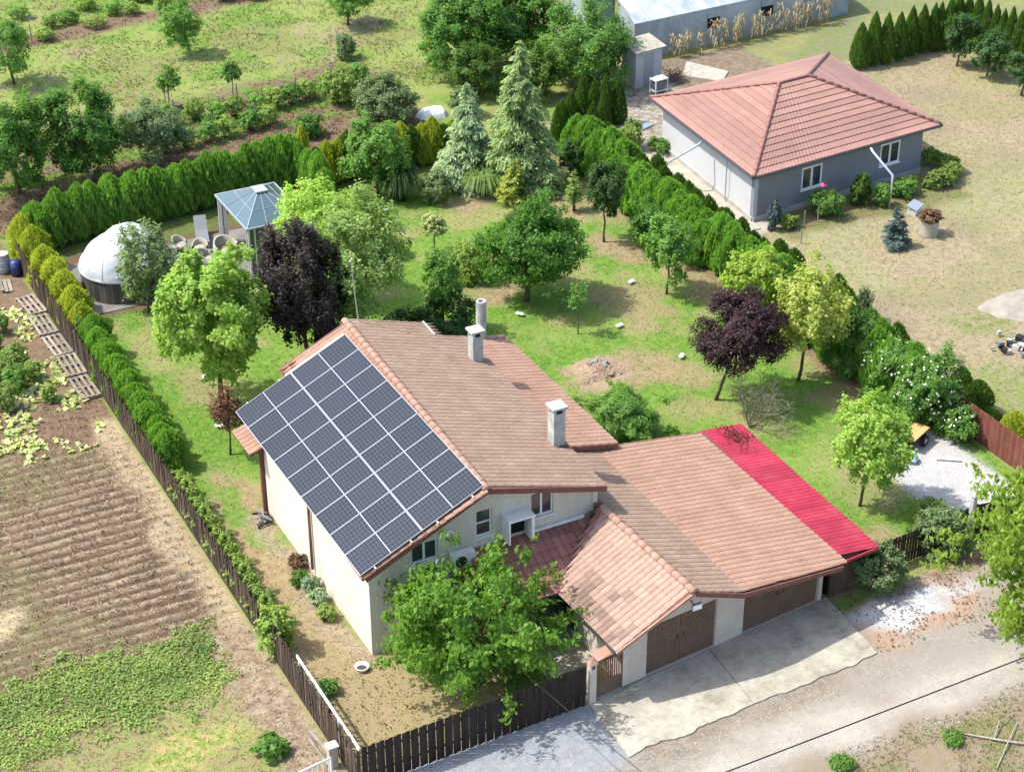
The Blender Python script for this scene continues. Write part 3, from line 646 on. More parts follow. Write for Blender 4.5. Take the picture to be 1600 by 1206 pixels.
tile_field('roof_tiles', fl, vll, lambda v: 0., lambda v: 11.6 if v < 2.2 else 12.85, m_tile, roof, seed=12)
ridge_run(RF+Vector((0, -.03, .03)), RB+Vector((0, .05, .03)), roof, r=.16, step=.42)
mb = MB(); mb.bar(ER+Vector((.04, 0, -.05)), ERB+Vector((.04, 0, -.05)), .06, .09); mb.bar(Vector((7.73, 11.1, 4.93)), Vector((7.78, 12.3, 4.93)), .07, .14); mb.bar((7.75, 11.13, 4.88), (9.16, 11.13, 4.47), .05, .12)
mb.build('verge_flashing', m_chim, roof)
mb = MB(); mb.bar(RF+Vector((0, -.03, -.05)), ER+Vector((0, -.03, -.05)), .05, .20); mb.bar(RF+Vector((0, -.03, -.05)), EL+Vector((0, -.03, -.05)), .05, .20); mb.build('fascia', m_fascia, roof)
mb = MB().tube([EL+Vector((-.07, 0, -.02)), EL+Vector((.3, 10.4, -.02))], .065, 8); mb.build('gutter', m_copper, house)
dp = MB().tube([(-.28, 5.15, 3.6), (-.08, 5.12, 3.25), (-.08, 5.1, .35)], .055, 8).build('downpipe', m_copper, house, True)
# porch over the back-left corner
pr = MB(); slab(pr, [(-.62, 9.55, 2.78), (1.6, 9.75, 3.55), (1.6, 11.6, 3.55), (-.62, 11.4, 2.78)]); slabo = pr.build('porch_roof', m_fascia, house)
frp = frame_of((-.62, 9.55, 2.80), (-.62, 11.4, 2.80), (1.6, 9.6, 3.57)); tile_field('roof_tiles', frp, 2.3, lambda v: 0, lambda v: 1.85, m_tile, slabo, seed=14)
MB().box(-.14, .02, 9.80, 9.96, 0, 2.82).build('porch_post', m_fascia, house); MB().box(1.45, 1.6, 11.35, 11.5, 0, 3.4).build('porch_post', m_fascia, house)
# chimneys
def chimney(x, y, zb, h, w, parent, tilt=0):
    c = MB().box(x-w/2, x+w/2, y-w/2, y+w/2, zb-.5, zb+h).build('chimney', m_chim, parent)
    e = .07; d = MB(); d.box(x-w/2-e, x+w/2+e, y-w/2-e, y+w/2+e, zb+h+.19, zb+h+.27); d.build('cap', m_chim, c)
    g = MB()
    for sx in (-1, 1):
        for sy in (-1, 1): g.box(x+sx*(w/2-.05)-.05, x+sx*(w/2-.05)+.05, y+sy*(w/2-.05)-.05, y+sy*(w/2-.05)+.05, zb+h, zb+h+.19)
    g.build('pillar', m_chim, c)
    MB().box(x-w/2+.06, x+w/2-.06, y-w/2+.06, y+w/2-.06, zb+h+.002, zb+h+.15).build('flue', m_dark, c)
    f = MB(); f.box(x-w/2-.09, x+w/2+.09, y-w/2-.09, y+w/2+.09, zb-.16, zb+.03); f.build('flashing', m_fascia, c)
chimney(8.5, 9.1, 4.60, 1.15, .43, roof); chimney(8.38, 2.45, 4.66, 1.32, .46, roof)
# air conditioner, its pipe, canopy box and gutters on the gable wall
window_box = MB(); window_box.box(4.92, 5.92, -.62, -.004, 4.16, 4.24); window_box.box(5.80, 5.90, -.60, -.006, 3.20, 4.158); window_box.box(4.94, 5.0, -.58, -.006, 3.25, 4.158)
cb = window_box.build('canopy', m_white, house); cb['label'] = 'white open box canopy above the porch roof'
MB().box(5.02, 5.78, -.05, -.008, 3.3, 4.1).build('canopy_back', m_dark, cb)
MB().tube([(2.6, -.10, 4.25), (2.95, -.10, 4.22), (3.12, -.10, 4.05), (3.16, -.12, 3.45)], .04, 7).build('pipe', m_white, house, True)
# lean-to porch roof in dark red tiles
lp = MB(); slab(lp, [(3.6, -2.35, 2.10), (6.35, -2.35, 2.10), (8.9, -.12, 3.08), (3.6, -.02, 3.12)], .08); lpo = lp.build('porch_roof', m_fascia, house)
frl = frame_of((3.6, -2.38, 2.12), (9, -2.38, 2.12), (3.6, -.02, 3.14)); tile_field('roof_tiles', frl, 2.56, lambda v: 0, lambda v: 2.75+v/2.56*2.55, m_deep, lpo, tw=.30, tl=.42, seed=15)
MB().bar((5.95, -.10, 3.20), (8.1, -.10, 3.20), .12, .07).build('flashing', m_white, lpo)
ridge_run((8.75, -.14, 3.30), (8.2, -.10, 3.16), lpo, m_deep, r=.09, step=.3)
MB().box(4.6, 7.0, -3.9, -.02, -.02, .05).build('patio_slab', m_conc, house)
# annex roof behind, to the right of the long eave
ax_ = MB(); slab(ax_, [(11.57, 3.6, 3.05), (11.6, 12.7, 3.05), (8.55, 12.7, 3.72), (8.55, 3.6, 3.72)]); axo = ax_.build('annex_roof', m_fascia, house)
fra = frame_of((11.59, 3.58, 3.07), (11.62, 12.7, 3.07), (8.56, 3.58, 3.74)); tile_field('roof_tiles', fra, 3.08, lambda v: 0, lambda v: 9.1, m_tile, axo, seed=16)
ridge_run((11.5, 12.65, 3.13), (8.9, 12.6, 3.72), axo, r=.14, step=.36); MB().bar((8.6, 3.57, 3.66), (11.57, 3.57, 3.0), .05, .14).build('fascia', m_fascia, axo)
wall('wall', (11.3, 3.7, 0), (0, 1, 0), (1, 0, 0), 8.8, lambda s: 3.02, m_pinkplaster, house)
wall('wall', (8.5, 12.5, 0), (1, 0, 0), (0, 1, 0), 2.8, lambda s: 3.66-s*.22, m_pinkplaster, house)
wall('wall', (8.5, 3.72, 0), (1, 0, 0), (0, -1, 0), 2.8, lambda s: 3.66-s*.22, m_pinkplaster, house)
# things on and by the house
ac = thing('air_conditioner', 'white air conditioner outdoor unit on the gable wall', 'air conditioner', (3.35, -.22, 2.75))
MB().box(-.42, .42, -.16, .16, 0, .56).build('casing', m_white, ac); MB().tube([(-.12, -.165, .28), (-.12, -.172, .28)], .22, 20).build('fan_grille', m_gutter, ac)
mb = MB(); mb.box(-.3, -.26, -.15, .20, -.06, 0); mb.box(.26, .3, -.15, .20, -.06, 0); mb.build('bracket', m_steel, ac)
an = thing('antenna_pole', 'thin pale antenna pole standing behind the ridge', 'antenna', (5.1, 12.2, 5.4))
MB().tube([(0, 0, -.5), (-.16, 0, 1.5), (-.26, 0, 3.05)], [.03, .025, .02], 6).build('pole', m_steel, an); MB().tube([(-.36, -.1, 2.98), (-.16, .1, 2.98)], .02, 5).build('tip', m_white, an)
flp = thing('flue_pipe', 'tall pale round flue behind the tiled annex', 'chimney', (10.55, 12.75, 0))
MB().lathe([(0, 0), (.2, 0), (.2, 5.0), (.12, 5.0), (.12, 4.5), (0, 4.5)], 16).build('shaft', m_chim, flp)
for i in range(14): MB().lathe([(.205, 3.9+i*.08), (.215, 3.92+i*.08), (.205, 3.94+i*.08)], 16).build('ring', m_chim, flp)

# ------------------------------------------------------------------ solar array
AX, AZ, AT, AY = -.498, 3.80, rad(25.256), -.548
arr = thing('solar_array', 'eighteen dark solar panels in two rows on the sunny roof slope', 'solar array', (AX, AY, AZ))
arr.rotation_euler = (0, -AT, 0)
mb = MB()
for k in (.55, 2.0, 3.07, 4.5): mb.bar((k, -.12, -.03), (k, 11.78, -.03), .05, .05)
mb.build('mounting_rail', m_alu, arr)
cellm = MB().poly([(0, 0, 0), (PU-.04, 0, 0), (PU-.04, PV-.03, 0), (0, PV-.03, 0)]).mesh('cell_field', m_cell)
fm = MB(); B = 5.06/2-.03
fm.box(0, B, 0, .016, 0, .04); fm.box(0, B, PU-.034, PU-.012, 0, .04); fm.box(0, .022, .016, PU-.034, 0, .04); fm.box(B-.022, B, .016, PU-.034, 0, .04); fm.box(.022, B-.022, .016, PU-.034, .005, .028)
fm.box(B/2-.014, B/2+.014, .016, PU-.034, .0285, .0345)
pm = fm.mesh('solar_panel', m_pframe)
for j in range(2):
    for i in range(9):
        p_ = link(bpy.data.objects.new('solar_panel', pm), arr); p_.location = (j*(5.06/2-.016), i*PU, 0)
        for h in range(2):
            c = link(bpy.data.objects.new('cell_field', cellm), p_); c.location = (.035+h*(B/2-.012)+(PV-.03-.02 if 0 else 0), .022+.0, .033)
            c.matrix_local = Matrix(((0, 1, 0, .025+h*(B/2-.008)), (1, 0, 0, .019), (0, 0, 1, .036), (0, 0, 0, 1))) @ Matrix.Diagonal(((PU-.056)/(PU-.04), (B/2-.042)/(PV-.03), 1, 1))

# ------------------------------------------------------------------ the garage wing
gar = thing('garage', 'double garage with brown doors and a sweeping pink tiled roof', 'garage', (6.72, -5.39, 0))
gar.location = (0, 0, 0)
G0 = Vector((6.72, -5.39, 0)); G1 = Vector((15.27, -4.49, 0)); gd = (G1-G0).normalized(); gn = Vector((gd.y, -gd.x, 0)); gl = (G1-G0).length
def gtop(s):
    x = G0.x+s*gd.x
    return 2.38+(x-6.72)*.485 if x < 8.85 else (3.38-(x-8.85)*.3 if x < 10.7 else 2.80-(x-10.7)*.15)
doors = [(.89, 3.82, 0.02, 2.05), (5.02, 8.42, .02, 1.98)]
wall('wall', G0, gd, gn, gl, gtop, m_pinkplaster, gar, doors, breaks=(2.14, 4.0))
wall('wall', (6.6, -5.39, 0), (0, 1, 0), (-1, 0, 0), 3.2, lambda s: 2.30, m_plaster, gar)
wall('wall', (15.3, -4.4, 0), (0, 1, 0), (1, 0, 0), 8.0, lambda s: 2.1, m_pinkplaster, gar); wall('wall', (9, 3.4, 0), (1, 0, 0), (0, 1, 0), 6.3, lambda s: 3.1-.14*s, m_pinkplaster, gar)
for k, (s0, s1, z0, z1) in enumerate(doors):
    for h in range(2):
        a = s0+(s1-s0)*h/2+.012; b = s0+(s1-s0)*(h+1)/2-.012; mb = MB()
        Pp = lambda s, z, d: G0+gd*s-gn*d+Vector((0, 0, z))
        mb.hexa([Pp(a, z0, .10), Pp(b, z0, .10), Pp(b, z0, .14), Pp(a, z0, .14), Pp(a, z1, .10), Pp(b, z1, .10), Pp(b, z1, .14), Pp(a, z1, .14)])
        d_ = mb.build('garage_door', m_gdoor, gar)
        nb = 14; rows = int((b-a)/.16); slat = MB(); 
        for i in range(nb):       # pressed sheet relief: staggered small cassettes
            za = z0+.03+(z1-z0-.06)*i/nb; zb = za+(z1-z0-.06)/nb-.022
            for j in range(rows):
                w_ = (b-a-.08)/rows; sa = a+.04+j*w_+(w_*.3 if i % 2 else 0); sb = min(sa+w_-.02, b-.03)
                slat.hexa([Pp(sa, za, .088), Pp(sb, za, .088), Pp(sb, za, .0995), Pp(sa, za, .0995), Pp(sa, zb, .088), Pp(sb, zb, .088), Pp(sb, zb, .0995), Pp(sa, zb, .0995)])
        tag(slat.build('pressed_relief', m_gdoor, d_), kind='stuff')
        MB().bar(Pp(b-.12 if h == 0 else a+.12, 1.0, .07), Pp(b-.12 if h == 0 else a+.12, 1.16, .07), .03, .03).build('handle', m_gutter, d_)
fl_ = MB(); fl_.bar((9.0, -5.62, 2.93), (9.0, -5.95, 2.86), .04, .04); fl_.box(8.86, 9.22, -6.02, -5.92, 2.76, 2.98); lamp = fl_.build('floodlight', m_steel, gar); MB().box(8.89, 9.19, -6.035, -6.022, 2.79, 2.95).build('lens', m_lens, lamp)
# roof planes: left slope (each tile its own object), steep right strip, shallow sweep
GR0, GR1 = Vector((8.92, -5.98, 3.50)), Vector((8.66, -.35, 3.50)); GE0, GE1 = Vector((6.03, -5.98, 2.08)), Vector((6.20, -2.25, 2.08))
sl = MB(); slab(sl, [GE0, GR0, GR1, GE1], .08)
sl_ = sl; slab(sl_, [GR0+Vector((.01, 0, -.003)), Vector((10.72, -6.08, 2.90)), Vector((10.72, 3.75, 2.90)), Vector((8.60, 3.75, 3.52))], .08)
slab(sl_, [Vector((10.73, -6.08, 2.90)), Vector((15.10, -5.62, 2.24)), Vector((15.62, 3.9, 2.24)), Vector((10.73, 3.75, 2.90))], .08)
groof = sl_.build('roof', m_fascia, gar)
f0 = frame_of(GE0, GE0+(GR1-GR0), GR0); vlen = (GR0-GE0-f0[1]*(GR0-GE0).dot(f0[1])).length
O, eu, ev, n = f0; cache = {}; rg = random.Random(5)
m, t, p = newmat('garage_tile'); oi = nd(t, 'ShaderNodeObjectInfo')
c = ramp(t, noise(t, 6, 4, .7, 'World'), [(.3, (.295, .19, .145)), (.7, (.37, .25, .20))]); c = mixc(t, 1., c, oi.outputs['Color'], 'MULTIPLY'); t.links.new(c, p.inputs['Base Color']); p.inputs['Roughness'].default_value = .8
bump(t, p, noise(t, 40, 3, .7, 'World'), .3, .01); m_gtile = m
for u0, u1, v0, v1, u2 in tile_spots(vlen, lambda v: 0, lambda v: 3.72+(v/vlen)*1.95, .25, .36):
    key = (round(u1-u0, 3), round(v1-v0, 3), round(u2-u0, 3))
    if key not in cache:
        P, Fc = tile_verts(*key, .045); mb = MB(); mb.v = P; mb.f = Fc; mb.c = [.5]*len(P); cache[key] = mb.mesh('roof_tile', m_gtile)
    o = link(bpy.data.objects.new('roof_tile', cache[key]), groof); q = O+eu*u0+ev*v0+n*rg.uniform(0, .006)
    mt = Matrix((eu, ev, n)).transposed().to_4x4(); mt.translation = q; o.matrix_world = mt
    s_ = rg.gauss(1, .05); stain = fbm(np.array([u0]), np.array([v0]), 1.4, 19)[0]
    wst = min(1, max(0, (stain+.22*(1-v0/1.5)-.50)*5))*(v0 < 1.7)*(.2 < u0 < 3.3)
    s_ *= 1-wst*rg.uniform(.15, .5)
    o.color = (s_, s_*.99, s_*.97, 1)
ridge_run(GR0+Vector((0, -.03, .03)), GR1+Vector((0, 0, .03)), groof, r=.16, step=.40)
fs = frame_of((10.74, -6.1, 2.92), (10.74, 3.7, 2.92), (8.75, -6.1, 3.52)); tile_field('roof_tiles', fs, 2.08, lambda v: .02+.055*v, lambda v: 9.85, m_tile2, groof, seed=21)  # steep strip turned from the sun gets the tile with shade in its colour
f3 = frame_of((15.36, -5.6, 2.26), (15.36, 3.9, 2.26), (10.74, -5.6, 2.92)); tile_field('roof_tiles', f3, 4.66, lambda v: -.02-.095*v, lambda v: 9.5, m_tile, groof, seed=22)
mb = MB(); mb.bar(GR0+Vector((.05, -.05, -.07)), (10.74, -6.16, 2.84), .05, .17); mb.bar((10.74, -6.16, 2.84), (15.12, -5.70, 2.19), .05, .17); mb.build('fascia', m_fascia, groof)
mb = MB(); mb.bar(GE0+Vector((-.02, -.04, -.02)), GR0+Vector((-.02, -.04, -.04)), .05, .10); mb.build('barge_board', m_ridge, groof)
MB().tube([GE0+Vector((-.06, 0, -.02)), GE1+Vector((-.06, 0, -.02))], .06, 7).build('gutter', m_gutter, groof)
MB().tube([GE1+Vector((0, .02, .07)), GR1+Vector((-.02, .02, .07))], .085, 8).build('valley', m_deep, groof)
MB().box(8.47, 8.80, -.16, -.10, 3.0, 3.62).build('flashing', m_deep, groof); MB().box(8.462, 8.66, -.05, .5, 3.0, 4.30).build('corner_pier', m_plaster, groof)
# crimson corrugated lean-to roof on the right
shed = thing('lean_to_shed', 'lean-to with a bright crimson corrugated metal roof beside the garage', 'shed', (0, 0, 0))
def corr(mb, O, eu, ev, n, wu, wv, pitch=.2, amp=.022, thick=.0):
    k = int(round(wu/pitch*6)); b = len(mb.v)
    for vv in (0, wv):
        for j in range(k+1):
            u = wu*j/k; q = O+eu*u+ev*vv+n*(amp*math.cos(2*math.pi*u/pitch)); mb.v.append(tuple(q)); mb.c.append(thick)
    for j in range(k): mb.f.append((b+j, b+j+1, b+k+2+j, b+k+1+j))
fq = frame_of((17.15, -5.05, 2.02), (17.38, 4.05, 2.02), (15.25, -5.40, 2.20)); O, eu, ev, n = fq
for i in range(9):
    mb = MB(); corr(mb, O+eu*(i*1.012)+n*(.010*(i % 2))-ev*random.uniform(0, .05), eu, ev, n, 1.03, 1.97, thick=random.random()); ms_ = mb.build('metal_sheet', m_redsheet, shed)
mb = MB(); mb.box(15.6, 17.0, -4.5, -4.4, 0, 1.95); mb.box(16.95, 17.05, -4.4, 3.6, 0, 1.93); mb.build('wall', m_wood, shed)
mb = MB(); mb.bar((15.2, -5.36, 2.12), (17.14, -5.03, 1.95), .05, .1); mb.build('fascia', m_redsheet, shed)
wb = thing('dead_leaf_heap', 'heap of dry brown leaves on the far end of the crimson roof', 'leaves', (16.6, 3.3, 2.1))
r = np.random.default_rng(4); k = 240; pp = np.stack([r.normal(size=k)*.28, r.normal(size=k)*.42, .05+np.abs(r.normal(size=k))*.03], 1); pp[:, 2] -= .09*pp[:, 0]
v, f, tt = leaves(pp, rdir(k, r), unit(rdir(k, r)*.5+np.array([0, 0, 1])), .10, .07, r.random(k)); np_obj('litter', v, f, L['redleaf'], attrs={'tint': tt}, parent=wb)['kind'] = 'stuff'
# driveway slabs (each slab a piece)
drv = [[(5.25, -5.68), (10.25, -5.03), (10.0, -8.15), (5.1, -8.5)], [(10.28, -5.03), (15.5, -4.48), (15.2, -7.85), (10.03, -8.14)]]
dw = bpy.data.objects.new('driveway', None); link(dw); tag(dw, kind='structure')
for q in drv:
    rg = random.Random(len(q)+int(q[0][0])); pts_ = []
    for i in range(4):
        a = Vector((*q[i], 0)); b = Vector((*q[(i+1) % 4], 0)); kk = 60 if i == 2 else 8
        for j in range(kk):
            q_ = a.lerp(b, j/kk); w_ = float(fbm(np.array([q_.x]), np.array([1.3]), 1.1, 3, 5)[0]-.5)*.55*min(1, 8*j/kk, 8*(kk-j)/kk) if i == 2 else 0
            pts_.append(q_+Vector((0, w_, 0))+Vector((rg.uniform(-1, 1), rg.uniform(-1, 1), 0))*(.0 if j == 0 else .010))
    mb = MB(); mb.poly([p_+Vector((0, 0, .045)) for p_ in pts_])
    for i in range(len(pts_)): a, b = pts_[i], pts_[(i+1) % len(pts_)]; mb.poly([a+Vector((0, 0, .045)), a+Vector((0, 0, -.08)), b+Vector((0, 0, -.08)), b+Vector((0, 0, .045))])
    mb.build('concrete_slab', m_conc, dw)

# ------------------------------------------------------------------ grey neighbour house
gh = thing('grey_house', 'grey rendered bungalow with a pink hipped metal roof', 'house', (0, 0, 0))
e = [Vector(q) for q in ((29.72, 21.88, 2.68), (41.78, 22.88, 2.68), (42.62, 33.9, 2.68), (30.56, 32.95, 2.68))]; r1, r2 = Vector((35.1, 27.85, 4.42)), Vector((37.0, 28.0, 4.42))
wc = [Vector(q) for q in ((30.2, 22.45, 0), (41.1, 23.4, 0), (41.9, 33.3, 0), (31.05, 32.4, 0))]
gw = [(2.98, 4.28, .92, 2.12), (8.1, 9.42, .98, 2.18)]
for i in range(4):
    d = wc[(i+1) % 4]-wc[i]; nn = Vector((d.y, -d.x, 0)).normalized()
    wall('wall', wc[i], d, nn, d.length, lambda s: 2.66, m_grey if i != 3 else m_pale_sunlit, gh, gw if i == 0 else [])  # left wall takes the lightened grey, with the sunlight put into its colour
    pl = MB(); pl.bar(wc[i]+nn*.03+Vector((0, 0, .12)), wc[(i+1) % 4]+nn*.03+Vector((0, 0, .12)), .10, .26); pl.build('plinth', m_conc2, gh)
d = (wc[1]-wc[0]).normalized(); nn = Vector((d.y, -d.x, 0))
for h, lb in zip(gw, ('white two-pane window near the left corner', 'white two-pane window near the right corner')): window(wc[0], d, nn, *h, gh, 2, fw=.09, proud=-.03, label=lb)
gr_ = MB(); slab(gr_, [e[0], e[1], r2, r1], .05); slab(gr_, [e[2], e[3], r1, r2], .05)
for tri in ((e[1], e[2], r2), (e[3], e[0], r1)): gr_.poly([q-Vector((0, 0, .05)) for q in tri])
gro = gr_.build('roof', m_metalridge, gh)
def metal_slope(a, b, ta, tb, rows=13, pitch=.21, amp=.009, step=.042):
    """stepped wave sheets: eave a-b, top ta-tb; every course is its own strip"""
    d = (b-a).normalized(); n = (b-a).cross(ta-a).normalized(); n = n if n.z > 0 else -n
    for i in range(rows):
        A0, B0 = a.lerp(ta, i/rows), b.lerp(tb, i/rows); A1, B1 = a.lerp(ta, (i+1)/rows), b.lerp(tb, (i+1)/rows); mb = MB()
        if (B0-A0).length < .1: continue
        k = max(2, int((B0-A0).length/pitch*4))
        for P0, P1, lft in ((A1, B1, 0), (A0, B0, step), (A0, B0, -.02)):
            for j in range(k+1):
                q = P0.lerp(P1, j/k); u = (q-a).dot(d); mb.v.append(tuple(q+n*(.022+lft+amp*math.cos(2*math.pi*u/pitch)))); mb.c.append(random.Random(i*7).random())
        for rr in range(2):
            for j in range(k): b_ = rr*(k+1); mb.f.append((b_+j, b_+k+1+j, b_+k+2+j, b_+j+1))
        mb.build('roof_course', m_metaltile, gro)
metal_slope(e[0], e[1], r1, r2); metal_slope(e[3], e[0], r1, r1); metal_slope(e[1], e[2], r2, r2); metal_slope(e[2], e[3], r2, r1)
for a, b in ((e[0], r1), (e[1], r2), (e[2], r2), (e[3], r1), (r1, r2)): ridge_run(a+Vector((0, 0, .07)), b+Vector((0, 0, .08)), gro, m_metalridge, r=.10, step=.45, name='ridge_cap')
for i in range(4): 
    d_ = e[(i+1) % 4]-e[i]; o_ = Vector((d_.y, -d_.x, 0)).normalized()*.06
    MB().tube([e[i]+o_+Vector((0, 0, -.02)), e[(i+1) % 4]+o_+Vector((0, 0, -.02))], .06, 8).build('gutter', m_gutter, gh)
sf = MB(); sf.poly([q-Vector((0, 0, .06)) for q in e[::-1]]); sf.build('soffit', m_pale_sunlit, gh)
MB().tube([(29.95, 26.9, 2.62), (29.8, 26.9, 2.5), (28.2, 27.3, 1.65), (28.15, 27.3, .1)], .06, 8).build('downpipe', m_greypipe, gh, True)
MB().tube([(36.95, 22.3, 2.62), (36.95, 22.15, 2.5), (37.1, 20.6, 1.78), (37.1, 20.6, .0)], .06, 8).build('downpipe', m_alu, gh, True)
MB().tube([(30.25, 25.0, 0.1), (30.25, 25.0, 2.6)], .03, 6).build('cable_duct', m_greypipe, gh)
pa = [(28.3, 21.5), (30.15, 21.6), (31.0, 33.2), (28.6, 33.2)]
mb = MB(); mb.poly([(*q, .035) for q in pa]); 
for i in range(4): mb.poly([(*pa[i], .035), (*pa[i], -.1), (*pa[(i+1) % 4], -.1), (*pa[(i+1) % 4], .035)])
tag(mb.build('side_path', m_conc, None), kind='structure')

# ------------------------------------------------------------------ fences
def fence(name, label, a, b, h, sw, gap, mat, post_every=2.4, stagger=0., jitter=.03, seed=1, post_mat=None, cat='fence', th=.022, lean=.012, rails=(.3, .8)):
    a = Vector((*a, 0)); b = Vector((*b, 0)); d = b-a; ln = d.length; d.normalize(); nn = Vector((d.y, -d.x, 0)); o = thing(name, label, cat, (a.x, a.y, 0), math.atan2(d.y, d.x)); rg = random.Random(seed)
    mes = []
    for k in range(4):
        mb = MB(); hh = h*(1+rg.uniform(-1, 1)*jitter); mb.hexa([(-sw/2, -th/2, .04), (sw/2, -th/2, .04), (sw/2, th/2, .04), (-sw/2, th/2, .04), (-sw/2, -th/2, hh-sw*.25), (sw/2, -th/2, hh), (sw/2, th/2, hh), (-sw/2, th/2, hh-sw*.25)] if jitter > .02 else
            [(-sw/2, -th/2, .04), (sw/2, -th/2, .04), (sw/2, th/2, .04), (-sw/2, th/2, .04), (-sw/2, -th/2, hh), (sw/2, -th/2, hh), (sw/2, th/2, hh), (-sw/2, th/2, hh)], c=(.1, .4, .65, .95)[k]); mes.append(mb.mesh('slat', mat))
    n = int(ln/(sw+gap))
    for i in range(n):
        s = link(bpy.data.objects.new('slat', mes[rg.randrange(4)]), o); s.location = ((i+.5)*(sw+gap), -.035+(stagger if i % 2 else 0), 0); s.rotation_euler = (rg.gauss(0, lean), rg.gauss(0, lean), 0)
    for z in rails: MB().box(0, ln, -.015, .02, h*z-.035, h*z+.035).build('rail', mat, o)
    k = max(1, round(ln/post_every))
    pmn = MB().box(-.04, .04, .025, .105, -.1, h*.96).mesh('post', post_mat or mat)
    for i in range(k+1): q = link(bpy.data.objects.new('post', pmn), o); q.location = (min(max(.05, ln*i/k), ln-.05), 0, 0)
    return o
lf = fence('picket_fence', 'long weathered dark picket fence between field and garden', (-3.02, 34.0), (-3.0, -5.75), 1.45, .085, .052, m_wood, jitter=.06, lean=.02, seed=2)
ff = fence('street_fence', 'dark brown slat fence along the grey gravel by the front tree', (-2.85, -5.86), (5.15, -5.60), 1.62, .135, .012, m_fence, stagger=-.03, jitter=.012, lean=.004, seed=3)
fence('side_fence', 'dark slat fence between the crimson roof and the white gravel', (15.55, -4.30), (22.2, -3.85), 1.35, .11, .03, m_fence, jitter=.015, seed=4, lean=.006)
bf = fence('board_fence', 'red-brown board fence behind the rose bushes on the right', (26.85, 4.6), (26.95, -4.2), 1.5, .16, .006, m_redfence, jitter=.012, seed=5, lean=.003)
cap = thing('white_rail', 'white metal rail capping the last stretch of picket fence', 'rail', (-2.9, -.6, 1.38)); MB().box(-.02, .02, -5.15, 0, .0, .13).build('panel', m_white, cap)
for y in (-.2, -1.9, -3.5, -5.0): MB().box(-.03, .03, y-.03, y+.03, -1.38, .0).build('post', m_white, cap)
cp = thing('concrete_post', 'leaning pale concrete gate post by the white gravel', 'post', (22.35, -3.8, 0)); MB().hexa([(-.09, -.09, -.1), (.09, -.09, -.1), (.09, .09, -.1), (-.09, .09, -.1), (-.02, -.08, 1.75), (.15, -.08, 1.75), (.15, .08, 1.75), (-.02, .08, 1.75)]).build('shaft', m_conc2, cp); MB().box(-.04, .17, -.1, .1, 1.752, 1.80).build('cap', m_conc2, cp)
fence('double_gate', 'dark double gate right of the concrete post', (22.55, -3.85), (26.8, -4.3), 1.4, .12, .01, m_fence, jitter=.01, seed=6, lean=.003, cat='gate')
gp = thing('gate_post', 'white gate post with a terracotta cap at the end of the street fence', 'post', (5.38, -5.55, 0)); MB().box(-.12, .12, -.12, .12, -.1, 1.62).build('shaft', m_pinkplaster, gp); MB().hexa([(-.16, -.16, 1.622), (.16, -.16, 1.622), (.16, .16, 1.622), (-.16, .16, 1.622), (-.03, -.03, 1.78), (.03, -.03, 1.78), (.03, .03, 1.78), (-.03, .03, 1.78)]).build('cap', m_ridge, gp)
MB().box(-.05, .05, -.135, -.121, 1.42, 1.54).build('number_plate', m_gutter, gp)
ga = thing('garden_gate', 'brown garden gate with a lattice upper panel beside the garage', 'gate', (5.56, -5.50, 0), math.atan2(.11, 1.0)); mb = MB(); mb.box(0, .06, -.03, .03, .05, 1.5); mb.box(1.02, 1.08, -.03, .03, .05, 1.5); mb.box(.06, 1.02, -.03, .03, 1.44, 1.5); mb.box(.06, 1.02, -.03, .03, .55, .62); mb.build('frame', m_gdoor, ga)
MB().box(.06, 1.02, -.012, .012, .05, .55).build('lower_panel', m_gdoor, ga)
for i in range(11): 
    MB().bar((.07+i*.087, 0, .62), (.07+i*.087, 0, 1.44), .055, .012, (0, 1, 0)).build('slat', m_fascia, ga)
mb = MB(); slab(mb, [(-.1, -.25, 1.78), (1.2, -.25, 1.95), (1.2, .22, 1.95), (-.1, .22, 1.78)], .05); mb.build('gate_roof', m_ridge, ga); MB().box(.0, 1.1, -.16, .14, -.02, .05).build('threshold', m_conc, ga)
def rebase(o, p):
    p = Vector(p); o.location = p
    for ch in o.children: ch.location = ch.location-p
rebase(gar, (11, -2, 0)); rebase(shed, (16.3, -.5, 0)); rebase(gh, (36, 28, 0)); rebase(house, (4.3, 5.5, 0))

# ------------------------------------------------------------------ pool, gazebo and what stands around them
pool = thing('dome_pool', 'round pool with dark slatted sides under a white inflatable dome', 'pool', (.88, 30.2, 0))
PR = 1.95
for i in range(64):
    a = 2*math.pi*i/64; mb = MB(); w = math.pi*PR/64*.94; mb.hexa([(-w, -.02, 0), (w, -.02, 0), (w, .02, 0), (-w, .02, 0), (-w, -.02, 1.15), (w, -.02, 1.15), (w, .02, 1.15), (-w, .02, 1.15)], c=random.random())
    s = mb.build('side_slat', m_poolwood, pool); s.location = (PR*math.cos(a), PR*math.sin(a), 0); s.rotation_euler = (0, 0, a+math.pi/2)
MB().lathe([(0, .9), (PR-.05, .9)], 40).build('water', m_blue, pool); MB().lathe([(PR-.04, 1.12), (PR+.08, 1.12), (PR+.08, 1.2), (PR-.04, 1.2), (PR-.04, 1.12)], 48).build('rim', m_pvc, pool)
nu, nv = 96, 30; V_ = []
